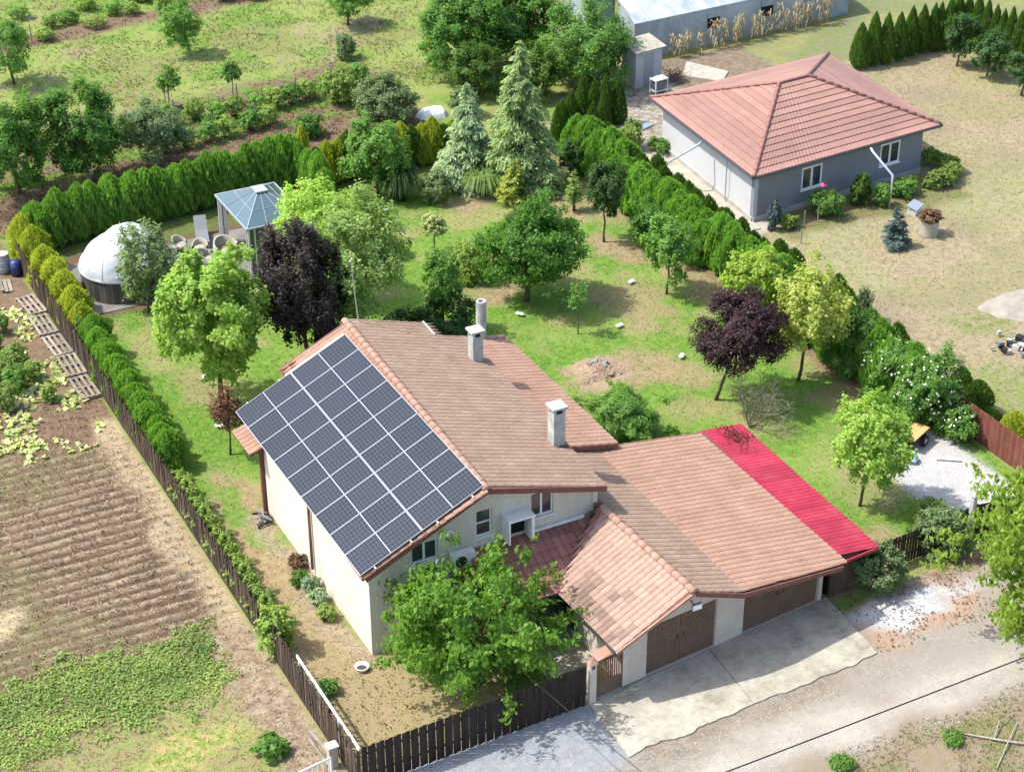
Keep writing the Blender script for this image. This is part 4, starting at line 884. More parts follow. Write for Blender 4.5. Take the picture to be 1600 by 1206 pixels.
for j in range(nv+1):
    th = (math.pi/2)*j/nv
    for i in range(nu):
        ph = 2*math.pi*i/nu; d = np.array([math.cos(ph)*math.cos(th), math.sin(ph)*math.cos(th), math.sin(th)])
        best = 0
        for cx, cy, A, Bz in ((-.36, -.22, 1.56, 1.34), (.42, .34, 1.50, 1.42), (0, 0, 1.98, .85)):   # overlapping inflated lobes
            q = np.array([A, A, Bz]); dn = d/q; cn = np.array([cx, cy, 0])/q; bq = dn@cn; cq = cn@cn-1; disc = bq*bq-(dn@dn)*cq
            if disc > 0: best = max(best, (bq+math.sqrt(disc))/(dn@dn))
        best *= 1+.018*abs(math.sin(ph*5))*math.cos(th)**.5
        V_.append((d[0]*best, d[1]*best, 1.21+d[2]*best+.18*(1-(1-d[2])**3)))
f = [(j*nu+i, j*nu+(i+1) % nu, (j+1)*nu+(i+1) % nu, (j+1)*nu+i) for j in range(nv) for i in range(nu)]
mb = MB(); mb.v = V_; mb.f = f; mb.c = [.5]*len(V_); mb.build('dome', m_pvc, pool, True)
mb = MB()
for i in range(0, nu, 12): mb.tube([Vector(V_[j*nu+i])*1.003 for j in range(0, nv+1, 2)], .018, 5, False)
mb.build('seam', m_alu, pool)
mb = MB()
for k in range(2):
    a0 = -2.05+k*.9; mb.poly([(2.03*math.cos(a0+u*.1)*(1-.06*zz), 2.03*math.sin(a0+u*.1)*(1-.06*zz), 1.42+zz*.28) for u, zz in ((0, 0), (3, 0), (6, 0), (6, 1), (3, 1), (0, 1))])
mb.build('dome_window', m_alu, pool)
tag(MB().box(-1.25, 9.6, 28.0, 33.4, -.06, .045).build('pool_terrace', m_terrace), kind='structure')
gz_ = thing('gazebo', 'metal gazebo with a smoky glazed pyramid roof beside the pool', 'gazebo', (7.75, 30.4, .045))
cs = [(-1.5, -2.15), (1.5, -2.15), (1.5, 2.15), (-1.5, 2.15)]; ap = [(-.22, -.3, 3.25), (.22, -.3, 3.25), (.22, .3, 3.25), (-.22, .3, 3.25)]
for i in range(4):
    a, b = Vector((*cs[i], 2.42)), Vector((*cs[(i+1) % 4], 2.42)); ta, tb = Vector(ap[i]), Vector(ap[(i+1) % 4])
    for j in range(3):
        q = [a.lerp(b, j/3), a.lerp(b, (j+1)/3), ta.lerp(tb, (j+1)/3), ta.lerp(tb, j/3)]; mb = MB(); slab(mb, q, .012); mb.build('roof_panel', m_poly, gz_)
    mb = MB(); mb.bar(a, ta, .035, .04)
    for j in (1, 2): mb.bar(a.lerp(b, j/3)+Vector((0, 0, .015)), ta.lerp(tb, j/3)+Vector((0, 0, .010)), .02, .02)
    mb.bar(a.lerp(ta, .5)+Vector((0, 0, .015)), b.lerp(tb, .5)+Vector((0, 0, .010)), .02, .02); mb.bar(a, b, .06, .08); mb.build('rafter', m_rafter, gz_)
    c = Vector((cs[i][0]*.93, cs[i][1]*.95, 0)); mb = MB(); mb.box(c.x-.04, c.x+.04, c.y-.04, c.y+.04, 0, 2.42); sx, sy = (-1 if cs[i][0] > 0 else 1), (-1 if cs[i][1] > 0 else 1)
    mb.box(c.x+sx*.30-.03, c.x+sx*.30+.03, c.y-.03, c.y+.03, 0, 2.42); mb.box(c.x-.03, c.x+.03, c.y+sy*.30-.03, c.y+sy*.30+.03, 0, 2.42); mb.build('post', m_alu, gz_)
    cu = MB(); k = 9; d = (Vector(cs[(i+1) % 4]+(0,))-Vector(cs[i]+(0,))).normalized() if 0 else (Vector((*cs[(i+1) % 4], 0))-Vector((*cs[i], 0))).normalized(); nn = Vector((-d.y, d.x, 0))
    for j in range(k): 
        s = c+d*(.08+j*.09)+nn*(.06+.03*(j % 2)); s2 = c+d*(.08+(j+1)*.09)+nn*(.06+.03*((j+1) % 2)); cu.poly([s+Vector((0, 0, .05)), s2+Vector((0, 0, .05)), s2+Vector((0, 0, 2.3)), s+Vector((0, 0, 2.3))])
    cu.build('curtain', m_curt, gz_)
slab_ = MB(); slab_.box(-.3, .3, -.38, .38, 3.26, 3.33); slab_.build('roof_cap', m_rafter, gz_)
lo = thing('sun_lounger', 'grey sun lounger by the back hedge next to the gazebo', 'lounger', (5.6, 33.1, .045), rad(-15)); MB().box(-.3, .3, -1.1, .35, .30, .36).build('seat', m_slate, lo); mb = MB(); slab(mb, [(-.3, .36, .36), (.3, .36, .36), (.3, .95, .85), (-.3, .95, .85)], .05); mb.build('backrest', m_slate, lo)
for sx in (-.26, .26):
    for sy in (-1.0, .3): MB().box(sx-.02, sx+.02, sy-.02, sy+.02, 0, .30).build('leg', m_alu, lo)
def cover(label, x, y, s, h, rz):
    o = thing('garden_armchair', label, 'armchair', (x, y, .045), rz, 'cream garden armchairs'); mb = MB(); k = 14; b0 = 0
    for rr, zz in ((s, .12), (s*1.06, h*.55), (s*1.0, h), (s*.86, h*.98), (s*.84, .30)):
        for i in range(k+1):
            a = math.pi*(-.08+1.16*i/k); fr_ = .72+.28*math.sin(max(0, min(math.pi, a))); z_ = zz*(fr_ if zz > .5*h else 1); mb.v.append((rr*math.cos(a), rr*math.sin(a), z_)); mb.c.append(.5)
    for r_ in range(4):
        for i in range(k): q = r_*(k+1)+i; mb.f.append((q, q+1, q+k+2, q+k+1))
    mb.build('backrest', m_cream, o, True); MB().lathe([(.02, .24), (s*.82, .24), (s*.86, .32), (s*.8, .40), (.02, .41)], 18).build('seat', m_cream, o, True)
    for k in range(4): MB().box(math.cos(k*1.57+.78)*s*.7-.03, math.cos(k*1.57+.78)*s*.7+.03, math.sin(k*1.57+.78)*s*.7-.03, math.sin(k*1.57+.78)*s*.7+.03, 0, .24).build('leg', m_greywood, o)
cover('small cream armchair nearest the pool dome', 4.25, 32.3, .40, .75, .6); cover('small cream armchair between the pool and the lounger', 5.0, 31.6, .38, .7, -.4)
cover('large cream armchair in front of the gazebo', 6.0, 30.7, .60, .95, .2); cover('cream armchair half behind the bright green tree', 4.9, 30.2, .52, .9, 1.2)

# ------------------------------------------------------------------ small things
def garden_light(x, y, label):
    o = thing('garden_light', label, 'light', (x, y, gz(x, y)+.0), random.uniform(0, 3), 'white garden lights on the lawn')
    MB().tube([(0, 0, -.05), (0, 0, .12)], .015, 6).build('stake', m_steel, o)
    for sx in (-1, 1): MB().lathe([(.01, .10), (.09, .11), (.11, .15), (.06, .19), (.005, .2)], 10, cx=sx*.09).build('lamp_head', m_white, o)
for x, y, lb in [(14.8, 31.9, 'small white garden light near the tall ornamental grass'), (15.6, 19.1, 'small white garden light in front of the round dark tree'), (21.6, 19.5, 'small white garden light left of the small tree by the hedge'),
                 (20.0, 12.5, 'small white garden light left of the purple tree'), (1.2, 20.3, 'small white garden light left of the bright green tree'), (.42, 16.3, 'small white garden light beside the red-leaved sapling'), (19.0, 16.1, 'small white garden light in the dry patch behind the purple tree')]: garden_light(x, y, lb)
def pallet(x, y, rz, label, group='old pallets by the picket fence', ln=1.9):
    o = thing('pallet', label, 'pallet', (x, y, gz(x, y)+.02), rz, group)
    for i in range(4): MB().box(-.40+i*.24, -.28+i*.24, -ln/2, ln/2, .11, .135, c=random.random()).build('board', m_greywood, o)
    for k in (-1, 0, 1): MB().box(-.42, .46, k*(ln/2-.06)-.05, k*(ln/2-.06)+.05, .0, .108).build('bearer', m_greywood, o)
for x, y, rz, lb in [(-3.55, 30.2, .08, 'weathered pallet nearest the barrel'), (-3.6, 28.1, .02, 'weathered pallet among squash leaves, second from the barrel'), (-3.55, 26.0, .05, 'weathered pallet, third from the barrel'), (-3.5, 24.0, .0, 'weathered pallet, fourth from the barrel'), (-3.55, 21.9, .03, 'weathered pallet farthest from the barrel')]: pallet(x, y, rz, lb)
o = thing('plank_stack', 'stack of rough planks in front of the grey barrel', 'planks', (-4.3, 32.6, 0), rad(80))
for i in range(5): 
    q = MB().box(-.6, .7, -.08, .08, 0, .04, c=random.random()).build('plank', m_greywood, o); q.location = (random.uniform(-.1, .1), -.4+i*.2, .02+.045*(i % 3)); q.rotation_euler = (0, 0, random.uniform(-.12, .12))
o = thing('barrel', 'grey plastic barrel with a lid at the corner of the field', 'barrel', (-3.75, 34.2, 0)); MB().lathe([(0, 0), (.30, 0), (.34, .2), (.35, .45), (.34, .7), (.30, .9), (.30, .93)], 22).build('body', m_greypipe, o, True); MB().lathe([(.32, .93), (.32, .97), (.0, 1.0)], 22).build('lid', m_cream, o)
for z in (.3, .6): MB().lathe([(.345, z-.02), (.36, z), (.345, z+.02)], 22).build('hoop', m_greypipe, o)
o = thing('barrel', 'dark blue barrel behind the grey one at the field corner', 'barrel', (-3.3, 33.6, 0)); MB().lathe([(0, 0), (.24, 0), (.27, .4), (.24, .75), (.0, .77)], 18).build('body', plain('blue_plastic', (.02, .03, .12), .4), o, True); MB().lathe([(.275, .38), (.28, .4), (.275, .42)], 18).build('hoop', m_black, o)
# concrete well ring used as a planter
o = thing('well_planter', 'pale concrete ring planter topped with dried brown flowers', 'planter', (36.95, 17.3, 0)); MB().lathe([(.42, 0), (.45, .02), (.45, .78), (.36, .78), (.36, .6), (0, .6)], 24).build('ring', m_conc, o); crown(.62, .34, L['dryleaf'], 31, .12, center=(0, 0, .98), parent=o, name='dried_plants', cover=2.4)
o = thing('grey_box', 'tilted pale grey metal box lying on the lawn by the flower bed', 'box', (37.9, 19.6, 0), .5); mb = MB(); slab(mb, [(-.45, -.28, .35), (.45, -.28, .35), (.45, .28, .5), (-.45, .28, .5)], .06); mb.build('lid', m_greypipe, o); MB().box(-.4, .4, -.22, .24, 0, .26).build('body', m_alu, o)
o = thing('sand_pile', 'low heap of pale sand in the neighbour yard', 'sand', (36.2, 9.5, 0)); xs = np.linspace(-1, 1, 40); XX, YY = np.meshgrid(xs, xs, indexing='ij'); rr = np.hypot(XX, YY); hz = .42*np.clip(1-rr*rr*(1+.35*(fbm(XX, YY, 2, 5)-.5)), -.1, 1)**.8*(.75+.5*fbm(XX, YY, 3, 8)) if False else .40*np.clip(1-rr**2*(.8+.5*fbm(XX, YY, 2, 5)), 0, 1)*(.75+.5*fbm(XX, YY, 3, 8))-.03
ix = np.arange(1600).reshape(40, 40); qd = np.stack([ix[:-1, :-1], ix[1:, :-1], ix[1:, 1:], ix[:-1, 1:]], -1).reshape(-1, 4); np_obj('heap', np.stack([XX*(1.5+1.4*fbm(XX, YY, 1.1, 4)), YY*(.9+1.1*fbm(XX, YY, 1.1, 6)), hz], -1).reshape(-1, 3), qd, m_sand, parent=o, smooth=True)
o = thing('rubble_pile', 'pile of broken blocks and dark bags at the right edge', 'rubble', (33.4, 6.7, 0))
for i in range(26):
    s = .05+random.random()*.11; q = MB().hexa([(a*s*random.uniform(.7, 1.2), b*s*random.uniform(.7, 1.2), c*s*.8+s*.6) for c in (-1, 1) for a, b in ((-1, -1), (1, -1), (1, 1), (-1, 1))]).build('block', (m_stone, m_conc2, m_slate, m_black)[i % 4], o); q.location = (random.gauss(0, .4), random.gauss(0, .4), random.random()*.15); q.rotation_euler = (0, 0, random.random()*3)
# dirt mound stones
for x, y, s in [(16.3, 13.35, .22), (16.6, 13.2, .16), (15.95, 13.3, .14), (16.45, 13.0, .12), (13.5, 15.2, .13)]:
    lb = {.22: 'largest pale stone on top of the dirt mound', .16: 'stone right of the largest one on the dirt mound', .14: 'stone left of the largest one on the dirt mound', .12: 'small stone at the front of the dirt mound', .13: 'lone stone on the lawn behind the annex'}[s]
    r = np.random.default_rng(int(s*1000)); mb = MB(); mb.lathe([(.01, -.3*s), (s*.9, -.2*s), (s*1.1, .2*s), (s*.7, .7*s), (.01, .85*s)], 9); mb.v = [tuple(np.array(q)*r.uniform(.75, 1.2)) for q in mb.v]
    q = mb.build('stone', m_stone); q.location = (x, y, gz(x, y)); tag(q, lb, 'stone', 'stones on the mound')
# gravel pad, trailer, blue bag
o = thing('garden_cart', 'small cart with an orange plank top on the white gravel', 'cart', (24.45, 2.2, 0), rad(25)); MB().box(-.62, .62, -.33, .33, .62, .68).build('board', m_yellow, o); MB().box(-.5, .5, -.26, .26, .34, .61).build('tray', m_black, o); MB().bar((.5, 0, .45), (1.3, 0, .55), .04, .04).build('handle', m_steel, o)
for sy in (-1, 1):
    w = MB().tube([(.25, sy*.30, .25), (.25, sy*.40, .25)], .25, 18).build('wheel', m_black, o); MB().tube([(.25, sy*.39, .25), (.25, sy*.41, .25)], .1, 12).build('rim', m_steel, w)
for sx in (-.45,): MB().box(sx-.02, sx+.02, -.2, .2, 0, .34).build('leg', m_black, o)
o = thing('blue_bag', 'crumpled pale blue bag on the gravel edge by the cart', 'bag', (23.65, 1.3, 0)); mb = MB(); mb.lathe([(.05, 0), (.24, .02), (.28, .16), (.18, .32), (.04, .40), (.09, .46)], 12); r = np.random.default_rng(3); mb.v = [tuple(np.array(q)*r.uniform(.82, 1.15)) for q in mb.v]; mb.build('sack', plain('blue_sack', (.32, .46, .62), .6), o)
MB().tube([(.0, 0, .40), (.02, .01, .44)], .07, 8).build('tie', m_white, o)
o = tag(MB().tube([(24.6, .9, .02), (25.4, .35, .02)], .018, 6).build('steel_bar', m_gutter), 'thin dark bar lying on the white gravel', 'bar')
# by the field corner
o = thing('white_gate', 'low white framed gate at the bottom end of the picket fence', 'gate', (-3.55, -5.0, 0), rad(189)); mb = MB(); mb.box(0, 1.6, -.02, .02, .78, .84); mb.box(0, 1.6, -.02, .02, .12, .18); mb.box(0, .05, -.025, .025, .02, .84); mb.build('frame', m_white, o)
for i in range(8): MB().box(.1+i*.19, .13+i*.19, -.01, .01, .18, .78).build('bar', m_white, o)
o = thing('pale_post', 'short pale concrete post at the bottom end of the picket fence', 'post', (-3.35, -4.55, 0)); MB().box(-.14, .14, -.12, .12, 0, .85).build('shaft', m_conc, o); MB().box(-.18, .18, -.16, .16, .852, .90).build('cap', m_white, o)
for k, (x, y) in enumerate(((-3.42, -2.7), (-3.58, -2.9))): tag(MB().bar((x, y, .12), (x+.08, y-1.6, .10+.25*(1-k)), .10, .04).build('leaning_plank', m_greywood), ('pale plank propped along the picket fence beside the post', 'second plank lying nearer the field beside the post')[k], 'plank')
o = thing('metal_basin', 'small white basin on the dry grass at the house corner', 'basin', (-.62, -.55, 0)); MB().lathe([(0, .02), (.16, .02), (.22, .16), (.25, .16), (.25, .14), (.18, 0), (0, 0)], 18).build('bowl', m_white, o, True); MB().lathe([(0, .06), (.18, .06)], 16).build('contents', m_gutter, o)
o = thing('wood_scraps', 'dark pile of scrap and boots by the back porch', 'scrap', (-.35, 9.3, 0))
for i in range(9): q = MB().bar((-.3, 0, 0), (.3, 0, .08), .07, .06).build('piece', (m_black, m_greywood, m_slate)[i % 3], o); q.location = (random.gauss(0, .12), random.gauss(0, .35), .06+.04*i*.5); q.rotation_euler = (random.uniform(-.3, .3), 0, random.random()*3)
for i, (x, y, s, lb) in enumerate([(6.85, -2.0, .2, 'dark pot with a plant in the patio corner'), (6.6, -2.25, .14, 'white pot at the patio corner')]):
    o = thing('flower_pot', lb, 'pot', (x, y, .05)); MB().lathe([(0, 0), (s*.7, 0), (s, s*1.6), (s*.85, s*1.6), (s*.8, s*1.3), (0, s*1.3)], 16).build('pot', (m_black, m_white)[i], o); crown(s*1.1, s*1.2, L['dark'], 90+i, .08, center=(0, 0, s*2.3), parent=o, name='plant')
# overhead lines
def wire(label, pts_, r, seed=0):
    o = thing('overhead_cable', label, 'cable', (pts_[0][0], pts_[0][1], 0)); a, b = Vector(pts_[0]), Vector(pts_[1]); ps = []
    for i in range(25): t_ = i/24; q = a.lerp(b, t_); q.z -= pts_[2]*4*t_*(1-t_); ps.append(q-Vector((a.x, a.y, 0)))
    MB().tube(ps, r, 5).build('wire', m_black, o); MB().tube([ps[0]-Vector((0, 0, .05)), ps[0]+Vector((0, 0, .05))], r*2.5, 6).build('clamp', m_black, o)
wire('long black overhead cable crossing above the street', ((-22, -15.4, 5.3), (44, -14.5, 5.3), .35), .022)
wire('thin dark service wire running down over the street fence', ((2.9, -4.4, 1.9), (3.2, -13.2, 3.4), .05), .012)

# ------------------------------------------------------------------ greenhouse, hut, cart, slab behind
gr = thing('greenhouse', 'long plastic-film greenhouse with pale arched roof behind the maize', 'greenhouse', (36.2, 44.0, 0), rad(3.2))
LG, DG, HG = 16.0, 8.0, 2.25
hw = [(5.2, 6.1), (9.2, 10.1)]; ss = [0, 1.0, 2.6, 4.2, 5.2, 6.1, 7.6, 9.2, 10.1, 11.6, 13.2, 14.6, LG]
for a, b in zip(ss[:-1], ss[1:]):
    hole = (a, b) in hw; mb = MB(); bul = .03
    if hole:
        mb.poly([(a, 0, 0), (b, 0, 0), (b, 0, 1.0), (a, 0, 1.0)]); mb.poly([(a, 0, 1.65), (b, 0, 1.65), (b, .1, HG), (a, .1, HG)]); mb.poly([(a, .3, 1.0), (b, .3, 1.0), (b, .3, 1.65), (a, .3, 1.65)])
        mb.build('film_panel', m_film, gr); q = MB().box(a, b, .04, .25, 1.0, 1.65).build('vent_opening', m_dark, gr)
    else: mb.poly([(a, 0, 0), (b, 0, 0), (b, bul, 1.2), (b, .1, HG), (a, .1, HG), (a, bul, 1.2)]); mb.build('film_panel', m_film, gr)
    mb = MB(); K = 10; arc = [(.1+(DG-.2)*k/K, HG+1.25*math.sin(math.pi*k/K)**.8) for k in range(K+1)]
    for k in range(K): mb.poly([(a, arc[k][0], arc[k][1]), (b, arc[k][0], arc[k][1]), (b, arc[k+1][0], arc[k+1][1]), (a, arc[k+1][0], arc[k+1][1])])
    mb.build('roof_film', m_filmroof, gr, True)
    hp = MB(); hp.tube([(a, .03, 0)]+[(a, y_, z_+.02) for y_, z_ in arc]+[(a, DG-.03, 0)], .03, 5); hp.build('hoop', m_steel, gr)
mb = MB(); mb.poly([(0, 0, 0), (0, .1, HG)]+[(0, y_, z_) for y_, z_ in arc[1:3]]+[(0, 2.4, 0)]); mb.build('end_film', m_film, gr); mb = MB(); mb.poly([(0, 5.0, 0), (0, 5.0, 3.2), (0, 7.9, HG), (0, DG, 0)]); mb.build('end_film', m_film, gr)
mb = MB(); mb.box(.02, .1, 2.4, 5.0, 0, 3.0); mb.build('dark_doorway', plain('shade_net', (.015, .05, .035), .8), gr); mb = MB(); mb.poly([(LG, 0, 0), (LG, .1, HG)]+[(LG, y_, z_) for y_, z_ in arc]+[(LG, DG, 0)]); mb.build('end_film', m_film, gr)
hut = thing('grey_hut', 'narrow grey hut with a sloping pale roof by the greenhouse', 'hut', (34.0, 40.2, 0), rad(8)); 
for q_ in ([0, 1.9, 0, .06], [0, 1.9, 1.2, 1.26], [0, .06, .062, 1.198], [1.84, 1.9, .062, 1.198]): MB().box(*q_, 0, 2.15).build('wall', m_pale_sunlit, hut)
mb = MB(); slab(mb, [(-.15, -.2, 2.2), (2.05, -.2, 2.2), (2.05, 1.4, 2.5), (-.15, 1.4, 2.5)], .06); mb.build('roof', m_conc, hut); MB().box(.6, 1.3, -.02, -.003, .05, 1.9).build('door', m_greypipe, hut)
o = thing('cage_trolley', 'white metal trolley standing in front of the grey hut', 'trolley', (34.85, 39.05, 0), rad(8)); MB().box(-.45, .45, -.3, .3, .85, .92).build('top', m_white, o); MB().box(-.42, .42, -.27, .27, .2, .24).build('shelf', m_white, o); MB().box(-.3, .3, -.2, .2, .26, .75).build('crate', m_slate, o)
for sx in (-.42, .42):
    for sy in (-.27, .27): MB().box(sx-.025, sx+.025, sy-.025, sy+.025, 0, .85).build('leg', m_white, o)
tag(MB().hexa([(37.4, 40.6, -.05), (38.9, 38.7, -.05), (40.1, 39.9, -.05), (38.8, 42.4, -.05), (37.4, 40.6, .08), (38.9, 38.7, .08), (40.1, 39.9, .08), (38.8, 42.4, .08)]).build('back_slab', m_conc), kind='structure')
o = thing('brush_heap', 'heap of cut brown brush beside the grey hut', 'brushwood', (36.6, 40.3, 0)); mb = MB()
for i in range(90): a = random.uniform(0, 6.28); q = Vector((random.gauss(0, .3), random.gauss(0, .3), random.random()*.5)); mb.tube([q, q+Vector((math.cos(a)*.6, math.sin(a)*.6, random.uniform(-.1, .5)))], .012, 3, False)
tag(mb.build('twigs', m_bark, o), kind='stuff')
o = thing('stone_step', 'flat grey stone slab by the corner of the grey house', 'stone', (31.6, 35.2, 0), .3); MB().hexa([(-.5, -.35, 0), (.5, -.3, 0), (.55, .3, 0), (-.45, .35, 0), (-.48, -.33, .1), (.5, -.28, .1), (.53, .28, .1), (-.43, .33, .1)]).build('slab', m_greypipe, o)
o = thing('white_tarp', 'white tarp heap among the shrubs behind the garden', 'tarp', (22.1, 42.1, 0)); xs = np.linspace(-1, 1, 22); XX, YY = np.meshgrid(xs, xs, indexing='ij'); hz = .5*np.clip(1-XX**2-YY**2, 0, 1)**.5*(.6+.8*fbm(XX, YY, 2.5, 5)); ix = np.arange(484).reshape(22, 22); qd = np.stack([ix[:-1, :-1], ix[1:, :-1], ix[1:, 1:], ix[:-1, 1:]], -1).reshape(-1, 4); np_obj('sheet', np.stack([XX*.9, YY*.7, hz-.02], -1).reshape(-1, 3), qd, m_tarp, parent=o)

# ------------------------------------------------------------------ trees and shrubs
OR = 'fruit trees in the orchard row'
tree('fruit_tree', 'large dark green fruit tree at the left edge behind the hedge', 'tree', (-.82, 42.6), (-1.04, 42.7), 2.85, 2.2, 2.6, 'green', .17, 2.5, .11, 101, group=OR)
tree('fruit_tree', 'broad fruit tree with a pale trunk, second from the left edge', 'tree', (2.79, 42.3), (2.6, 42.4), 3.0, 2.2, 2.45, 'green', .17, 2.5, .11, 102, m_bark2, group=OR)
tree('fruit_tree', 'smaller grey-green fruit tree with a pale slanting trunk', 'tree', (6.52, 42.6), (6.38, 42.7), 2.0, 1.8, 1.6, 'grey', .15, 2.4, .09, 103, m_bark2, group=OR)
tree('fruit_tree', 'thin fruit tree farther out at the upper left edge', 'tree', (2.84, 57.5), (2.6, 57.6), 2.3, 1.7, 1.85, 'mid', .16, 1.2, .08, 104, group=OR)
tree('young_fruit_tree', 'staked vase-shaped sapling in the meadow', 'tree', (9.57, 50.0), (9.7, 49.95), 1.65, .75, .8, 'green', .14, 1.2, .05, 105, m_bark2)
tree('young_fruit_tree', 'staked round-topped sapling at the vineyard edge', 'tree', (12.96, 48.55), (12.88, 48.6), 1.95, .58, .68, 'green', .13, 1.8, .05, 106, m_bark2)
tree('fruit_tree', 'round fruit tree standing alone in the meadow', 'tree', (13.4, 57.15), (12.9, 57.4), 2.0, 1.32, 1.3, 'mid', .16, 1.9, .08, 107, m_bark2)
tree('fruit_tree', 'fruit tree cut by the top edge of the picture', 'tree', (23.7, 57.6), (23.8, 57.5), 1.8, 1.6, 1.2, 'mid', .16, 1.8, .08, 108)
shrub('shrub', 'small grey-green shrub at the meadow edge', 21.3, 52.3, .8, .66, .92, 'grey', .13, 2, 109)
shrub('shrub', 'round dark shrub behind the yellow-tipped hedge', 14.95, 42.4, .62, .85, .72, 'green', .13, 2, 110)
shrub('willow_shrub', 'wide silvery willow-like shrub behind the garden', 19.5, 42.6, 1.25, 1.9, 1.4, 'grey', .16, 2.0, 111)
shrub('shrub', 'light green shrub left of the silvery one', 18.3, 46.0, 1.05, 1.0, 1.25, 'box', .14, 1.9, 112)
WN = 'large leafy trees in front of the greenhouse'
tree('walnut_tree', 'big leafy tree at the top centre, left of its group', 'tree', (26.5, 46.8), (26.4, 46.9), 2.6, 3.0, 2.7, 'green', .2, 2.3, .14, 113, group=WN)
tree('walnut_tree', 'big leafy tree at the top edge, between its two neighbours', 'tree', (30.3, 47.0), (30.2, 47.0), 2.7, 2.7, 2.6, 'green', .2, 2.3, .13, 114, group=WN)
tree('walnut_tree', 'big leafy tree by the grey hut and greenhouse corner', 'tree', (31.9, 41.9), (31.8, 41.9), 2.35, 2.9, 2.45, 'mid', .19, 2.3, .14, 115, group=WN)
shrub('laurel_shrub', 'glossy olive shrub left of the tall cedar top', 25.5, 43.4, 1.4, 1.65, 1.6, 'thuja_dark', .15, 2, 116)
shrub('laurel_shrub', 'glossy olive shrub right of the tall cedar top', 28.4, 41.4, 1.6, 1.3, 1.8, 'thuja_dark', .15, 2, 117)
shrub('shrub', 'small blue-green shrub next to the white tarp', 23.6, 41.2, .85, .9, 1.0, 'grey', .13, 2, 118)
tree('hazel_tree', 'dense green hazel-like tree at the back of the lawn', 'tree', (15.16, 33.8), (15.1, 33.85), 2.4, 1.7, 2.05, 'mid', .17, 2.1, .07, 119)
shrub('shrub', 'round grey-green shrub beside the ornamental grass', 17.5, 31.8, .8, .9, .92, 'grey', .12, 2.3, 120)
grass_clump('ornamental_grass', 'tall dark green ornamental grass at the back of the lawn', 16.0, 32.8, 1.6, 1.0, 'dark', 121, 700)
grass_clump('ornamental_grass', 'arching light green ornamental grass below the cedars', 20.0, 31.5, 1.15, 1.05, 'reed', 122, 700)
conifer('cedar_tree', 'silvery cedar with drooping branches, the shorter of the pair', 20.0, 33.3, 5.4, 2.0, 'silver', 123, 26, .40, .25, dens=2.0, group='silvery cedars')
conifer('cedar_tree', 'tall pale cedar with drooping branches, the taller of the pair', 22.0, 31.4, 7.9, 2.2, 'cedar', 124, 38, .40, .25, dens=1.7, group='silvery cedars')
conifer('golden_cypress', 'small golden-yellow conifer behind the round dark tree', 20.85, 29.8, 2.45, .95, 'gold', 125, 14, .15, .16, dens=1.6, up=.25)
conifer('small_conifer', 'small pale green conifer on a thin stem near the hedge', 23.05, 27.6, 2.3, .62, 'varieg', 126, 10, .1, .15, low=.22, dens=1.4, up=.15)
tree('ornamental_pear', 'slender dark green tree with a bare straight trunk by the hedge', 'tree', (22.67, 23.9), (22.67, 23.9), 2.75, 1.0, 1.6, 'dark', .13, 2.6, .05, 127, lobes=6, trunk_h=1.3)
shrub('shrub', 'dark grey-green shrub in front of the hedge near the cedars', 25.2, 31.6, .9, .75, 1.0, 'dark', .12, 2.2, 128)
tree('topiary_ball', 'pale clipped ball tree on a short stem', 'tree', (14.94, 26.6), (14.92, 26.6), 1.5, .68, .66, 'ball', .09, 2.8, .04, 129, clump=.2, fill=.2)
tree('cherry_tree', 'large round dark green tree in the middle of the lawn', 'tree', (16.55, 20.3), (16.75, 20.2), 2.75, 2.5, 2.1, 'green', .17, 2.9, .12, 130, droop=.5, lobes=12)
shrub('shrub', 'light green speckled shrub left of the round dark tree', 15.2, 23.4, 1.0, 1.05, 1.15, 'vine', .12, 2.0, 131)
shrub('shrub', 'small yellowish shrub near the clipped ball tree', 12.9, 27.3, .6, .7, .65, 'lime', .1, 1.8, 132)
tree('young_maple', 'slim young tree between house roof and lawn', 'tree', (11.9, 19.3), (11.92, 19.3), 2.7, .9, 1.5, 'mid', .15, 1.7, .05, 133)
shrub('rhododendron', 'wide dark shrub behind the house roof, right part', 11.9, 18.9, 1.0, 1.35, 1.15, 'dark', .14, 2.2, 134)
shrub('rhododendron', 'dark shrub behind the house roof, left part', 9.6, 18.6, .9, 1.5, 1.0, 'dark', .14, 2.2, 135)
tree('sapling', 'thin see-through sapling standing in the dark tree shadow', 'tree', (17.1, 16.45), (17.1, 16.45), 1.8, .5, .8, 'mid', .12, .5, .025, 136)
tree('young_plum', 'small spreading green tree in front of the long hedge', 'tree', (22.5, 17.85), (22.6, 17.8), 2.35, 1.32, 1.55, 'mid', .16, 1.7, .05, 137, lobes=7)
shrub('shrub', 'tall green shrub between the slender tree and the hedge', 24.2, 22.4, 1.2, 1.05, 1.3, 'green', .13, 2.0, 138)
tree('golden_maple', 'yellow-green maple half behind the purple tree', 'tree', (23.7, 13.1), (23.85, 13.05), 2.8, 1.45, 1.4, 'lime', .19, 1.8, .06, 139)
tree('golden_maple', 'golden-leaved maple in full sun by the hedge', 'tree', (23.3, 8.6), (23.7, 8.4), 3.4, 1.75, 2.25, 'gold', .19, 1.8, .07, 140, trunk_h=1.6)
tree('purple_plum', 'dark purple plum tree with a leaning trunk on the lawn', 'tree', (19.4, 8.9), (20.2, 8.5), 3.25, 2.05, 1.75, 'purple', .12, 2.3, .07, 141, lobes=12, trunk_h=1.3)
tree('maple_tree', 'light green young maple right of the crimson roof', 'tree', (20.0, -.3), (20.25, -.42), 3.0, 1.5, 1.95, 'bright', .17, 2.0, .055, 142, lobes=8)
